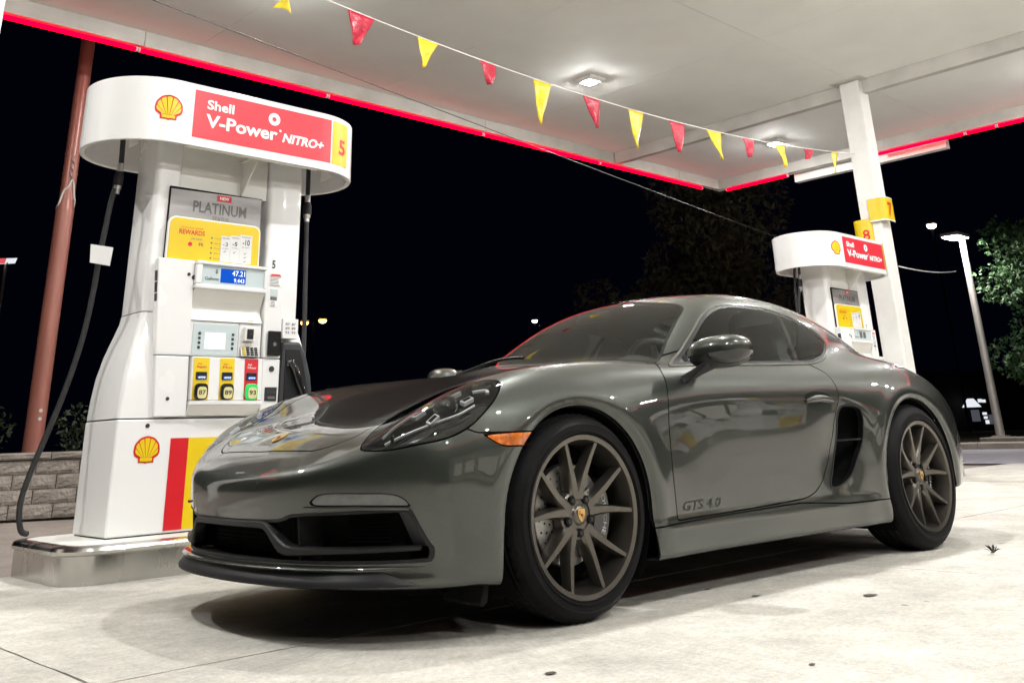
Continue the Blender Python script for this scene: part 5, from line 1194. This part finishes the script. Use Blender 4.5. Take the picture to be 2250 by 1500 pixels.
# ------------------------------------------------------------------ mirrors, wipers
for sg, dr in ((-1, doors[0]), (1, doors[1])):
    ms = MB(); rings = []; nu, nv = 28, 18; cx, cy, cz = .775, .945, .905
    def mp(u, v):
        su, cu, sv, cv = math.sin(u), math.cos(u), math.sin(v), math.cos(v); pw = lambda q, e: math.copysign(abs(q)**e, q)
        x = -.105*pw(cv, .9)*pw(cu, .75) if cu > 0 else .052*pw(cv, .45)*pw(-cu, .30)
        return (cx+x+.03*pw(su, .85)*cv, sg*(cy+.122*pw(cv, .8)*pw(su, .85)), cz+.066*pw(sv, .85)+.010*pw(su, 1)*cv)
    V = [[mp(2*math.pi*i/nu, -math.pi/2+math.pi*(j+.02)/(nv-1+.04)) for i in range(nu)] for j in range(nv)]
    k = 8; MB().loft(V[k:]).build('mirror_cap', K['paint'], dr, smooth=60); MB().loft(V[:k+1]).build('mirror_base', K['black_gloss'], dr, smooth=60)
    yd = float(solve_y(.70, .80)); 
    MB().loft([[(.645, sg*(yd-.02), .765), (.745, sg*(yd-.02), .800), (.760, sg*(yd-.02), .835), (.665, sg*(yd-.02), .815)], [(.665, sg*(yd+.035), .795), (.755, sg*(yd+.035), .820), (.770, sg*(yd+.035), .845), (.675, sg*(yd+.035), .838)], [(.68, sg*.94, .855), (.80, sg*.94, .855), (.80, sg*.94, .875), (.68, sg*.94, .875)]]).build('mirror_stalk', K['black'], dr, bevel=.008)
    MB().add([(.829, sg*(cy+a), cz+b) for a, b in ((-.085,-.045),(.085,-.045),(.10,.0),(.085,.05),(-.085,.05),(-.10,0))], [tuple(range(6))]).build('mirror_glass', K['chrome'], dr)
for h0, h1 in ((-.10,.46),):
    hh = np.linspace(h0, h1, 12); xx = .392+.26*np.abs(hh)**2+.030; zz = solve_z(xx, np.abs(hh)); P = np.c_[xx, hh, zz+.004]; bar(P, np.tile([-.4, 0, .9], (12, 1)), .005, .003, K['black'], 'wiper', car)
# ------------------------------------------------------------------ wheels
def wheel(cx, cz, R, width, yout, name_label):
    w = empty('wheel', (cx, 0, cz)); w.parent = car; yc = yout-width/2       # built at +y, outer face towards +y
    hw = width/2; rr_ = .262
    prof = [(rr_-.004, hw-.028),(rr_+.006, hw-.006),(rr_+.012, hw+.004),(rr_+.016, hw+.004),(rr_+.019, hw-.001),(rr_+.036, hw-.002),(rr_+.038, hw-.0005),(rr_+.040, hw-.003),(R-.024, hw-.012),(R-.011, hw-.026),(R-.003, hw-.044)]
    g = []
    for gx in (.055,.018,-.018,-.055): g += [(R, gx+.008+.0035),(R-.007, gx+.0035+.004),(R-.007, gx-.0035),(R, gx-.0035-.004)]
    pts = prof+[(R, hw-.05)]+g+[(R, -hw+.05)]+[(r, -a) for r, a in reversed(prof)]
    MB().lathe([(r, yc+a) for r, a in pts], n=96).build('tyre', K['tyre'], w, smooth=35)
    ml = MB()   # shoulder blocks: lateral grooves shown as raised ribs
    for k in range(64):
        t = 2*math.pi*k/64; c, s = math.cos(t), math.sin(t)
        for a0, a1 in ((hw-.050, hw-.012),):
            V = []
            for r_, a in ((R+.0002, a0), (R-.0036, hw-.042), (R-.0118, hw-.0255)):
                for dt in (-.026, .026): V.append(((r_+.0028)*math.cos(t+dt), yc+a, (r_+.0028)*math.sin(t+dt)))
            ml.add(V, [(0,1,3,2),(2,3,5,4)])
    tag(ml.build('tread_blocks', K['tyre'], w), kind='stuff')
    o_ = yout-.004
    rp = [(.240, yc-hw+.03),(.262, yc-hw+.01),(.268, yc-hw+.012),(.258, yc-hw+.03),(.236, yc),(.234, o_-.060),(.242, o_-.030),(.245, o_-.012),(.248, o_-.003),(.264, o_+.001),(.268, o_-.004),(.262, o_-.010)]
    rim = MB(); rim.lathe(rp, n=96); rim = rim.build('rim', K['rim'], w, smooth=40)
    # ten spokes in five pairs
    yf = lambda r: o_-.034+.026*((r-.05)/.20)**1.6      # concave face
    for k in range(10):
        a0 = math.radians(36*k+(-9 if k % 2 else 9)); a1 = math.radians(36*k); rings = []
        for i in range(9):
            q = i/8; r = .052+(.2495-.052)*q; a = a0*(1-q)**1.3+a1*(1-(1-q)**1.3); half = .0140+.012*(1-q)**2.2-.005*q; f_ = .0065+.006*(1-q); dp = .056-.016*q; y1 = yf(r)
            ca, sa = math.cos(a), math.sin(a)
            rings.append([(r*ca-s_*sa, yy, r*sa+s_*ca) for s_, yy in ((-half*1.1, y1-dp),(half*1.1, y1-dp),(half, y1-.012),(f_, y1),(-f_, y1),(-half, y1-.012))])
        MB().loft(rings).build('spoke', K['rim'], w, smooth=30)
    hb = MB(); hb.lathe([(0, yf(.05)-.002),(.034, yf(.05)-.002),(.036, yf(.05)-.004),(.060, yf(.06)-.005),(.080, yf(.08)-.016),(.084, yf(.08)-.05),(0, yf(.08)-.05)], n=60); hb.build('hub', K['rim'], w, smooth=30)
    for k in range(5):
        t = math.radians(54+72*k); p0 = (.058*math.cos(t), yf(.06)+.002, .058*math.sin(t)); MB().cyl((p0[0], p0[1]-.03, p0[2]), p0, .0145, n=18).build('lug_well', K['black_matt'], w); MB().cyl((p0[0], p0[1]-.03, p0[2]), (p0[0], p0[1]+.003, p0[2]), .0095, .008, n=6).build('lug_bolt', K['iron'], w)
    cp = MB(); cp.lathe([(0, yf(.05)+.007),(.024, yf(.05)+.006),(.031, yf(.05)+.001),(.033, yf(.05)-.004)], n=40); cp = cp.build('centre_cap', K['rim'], w, smooth=40)
    crest(w, lambda a, b, d: (-a, yf(.05)+.0068+d, b), .034)
    # brake
    ds = MB(); ds.lathe([(.075, o_-.090),(.165, o_-.090),(.168, o_-.094),(.168, o_-.120),(.165, o_-.124),(.075, o_-.124)], n=72, closed=True); ds.lathe([(.0, o_-.082),(.072, o_-.082),(.075, o_-.124)], n=40); ds = ds.build('brake_disc', K['disc'], w, smooth=30)
    hm = MB()
    for k in range(24):
        for j, r in enumerate((.100,.122,.146)):
            t = 2*math.pi*(k/24)+j*.09; c = (r*math.cos(t), o_-.0894, r*math.sin(t)); hm.add([(c[0]+.0042*math.cos(u), c[1], c[2]+.0042*math.sin(u)) for u in np.linspace(0, 6.283, 9)[:-1]], [tuple(range(8))])
    tag(hm.build('disc_drilling', K['black_matt'], w), kind='stuff')
    rings = []
    for t in np.linspace(-.62,.62,13): rings.append([(-r*math.cos(t), y, r*math.sin(t)) for r, y in ((.105, o_-.062),(.180, o_-.062),(.190, o_-.072),(.190, o_-.14),(.105, o_-.14))])
    MB().loft(rings).build('caliper', K['black_gloss'], w, smooth=30)
    mb = MB(); v, f = text2d('PORSCHE', 1., .01, 0); v = np.array(v); lo, hi = v[:, 0].min(), v[:, 0].max()
    ang = .48-(v[:, 0]-lo)/(hi-lo)*.96; r_ = .150+v[:, 1]*.018/.7; mb.add([(-r*math.cos(t), o_-.0612, r*math.sin(t)) for r, t in zip(r_, ang)], f); mb.build('caliper_lettering', K['silver_l'], w, fix=False)
    MB().lathe([(.02, o_-.13),(.235, o_-.16)], n=40).build('dust_shield', K['liner'], w)
    return w
wf = wheel(0, .336, .336, .242, .880, 'front'); wr = wheel(2.484, .347, .347, .272, .893, 'rear')
for w_ in (wf, wr):
    w_.rotation_euler = (0, 0, math.pi)      # face the camera side (-y)
    c = copy_tree(w_, car); c.rotation_euler = (0, 0, 0)
wf.rotation_euler = (0, random.choice([0]), math.pi); 
# tilt the spokes to the photographed angle
for w_ in (wf, wr): w_.rotation_euler = (0, math.radians(0), math.pi)
# arch liners
for cx, cz, r in ((0,.336,.372),(2.484,.347,.382)):
    for sg in (-1, 1):
        mb = MB(); n = 28; V = []
        for k in range(n+1):
            t = math.radians(-38+256*k/n)
            for y in (.50,.845): V.append((cx+r*math.cos(t), sg*y, cz+r*math.sin(t)))
        V += [(cx, sg*.50, cz)]; mb.add(V, [(2*k, 2*k+2, 2*k+3, 2*k+1) for k in range(n)]+[(2*k, 2*k+2, 2*(n+1)) for k in range(n)]); mb.build('arch_liner', K['liner'], car, smooth=60)
        MB().cyl((cx, sg*.35, cz), (cx, sg*.76, cz), .05, n=14).build('axle_shaft', K['iron'], car)
MB().box(-.55, 3.1, -.62, .62, .125, .16).build('floor_pan', K['liner'], car)
# ------------------------------------------------------------------ cabin
mb = MB(); rings = []
for y in np.linspace(-.66,.66,23):
    s_ = .055*math.exp(-((y+.37)/.17)**2); x0 = .44+.25*abs(y)**2
    rings.append([(x0,y,.845),(x0+.16,y,.875),(.86,y,.885+s_),(.93,y,.862+s_),(.96,y,.78),(.90,y,.50),(x0,y,.50)])
mb.loft(rings); mb.build('dashboard', K['dash'], car, smooth=45)
sw = MB(); n = 44
sw.tube([(.178*math.cos(t), .178*math.sin(t), 0) for t in np.linspace(0, 2*math.pi, n)], .0155, 10)
for a in (0, math.pi, -math.pi/2): sw.tube([(.03*math.cos(a), .03*math.sin(a), -.02), (.17*math.cos(a), .17*math.sin(a), 0)], [.022,.014], 8)
sw.cyl((0,0,-.05), (0,0,.0), .06, .05, n=20); sw = sw.build('steering_wheel', K['leather'], car, smooth=50)
sw.location = (1.09,-.37,.845); sw.rotation_mode = 'QUATERNION'; sw.rotation_quaternion = Vector((0,0,1)).rotation_difference(Vector((.90,0,.42)))
for y in (-.37,.37):
    st = empty('seat', (1.55, y, .22)); st.parent = car
    def pad(pts, nm):
        rg = []
        for x, z, w, th, tilt in pts:
            d = np.array([math.cos(tilt), 0, math.sin(tilt)]); rg.append([(x+d[0]*th*v, w*u, z+d[2]*th*v) for u, v in ((-1,-.4),(-.85,-.5),(.85,-.5),(1,-.4),(1,.3),(.8,.5),(-.8,.5),(-1,.3))])
        MB().loft(rg).build(nm, K['leather'], st, smooth=50)
    pad([(-.30,.18,.24,.16,1.57),(-.10,.16,.26,.18,1.57),(.14,.13,.25,.18,1.57)], 'cushion')
    pad([(.16,.16,.22,.16,.3),(.20,.38,.26,.17,.25),(.27,.62,.25,.15,.2),(.31,.74,.17,.12,.2),(.33,.86,.15,.11,.2),(.345,.905,.10,.07,.2)], 'backrest')
MB().prism([(1.92,.2),(2.02,.98),(2.10,.98),(2.05,.2)], lambda a, b, d: (a, d, b), -.62, .62).build('bulkhead', K['lining'], car)
MB().box(2.0,2.9,-.48,.48,.78,.84).build('luggage_floor', K['lining'], car)
MB().prism([(.98,1.135),(1.0,1.18),(1.02,1.18),(1.01,1.13)], lambda a, b, d: (a, d, b), -.11, .11).build('rear_view_mirror', K['black'], car, bevel=.006)
MB().box(.66,1.95,-.66,.66,.20,.26).build('cabin_floor', K['lining'], car)
parts2('tail_light', tail, K['red_s'])
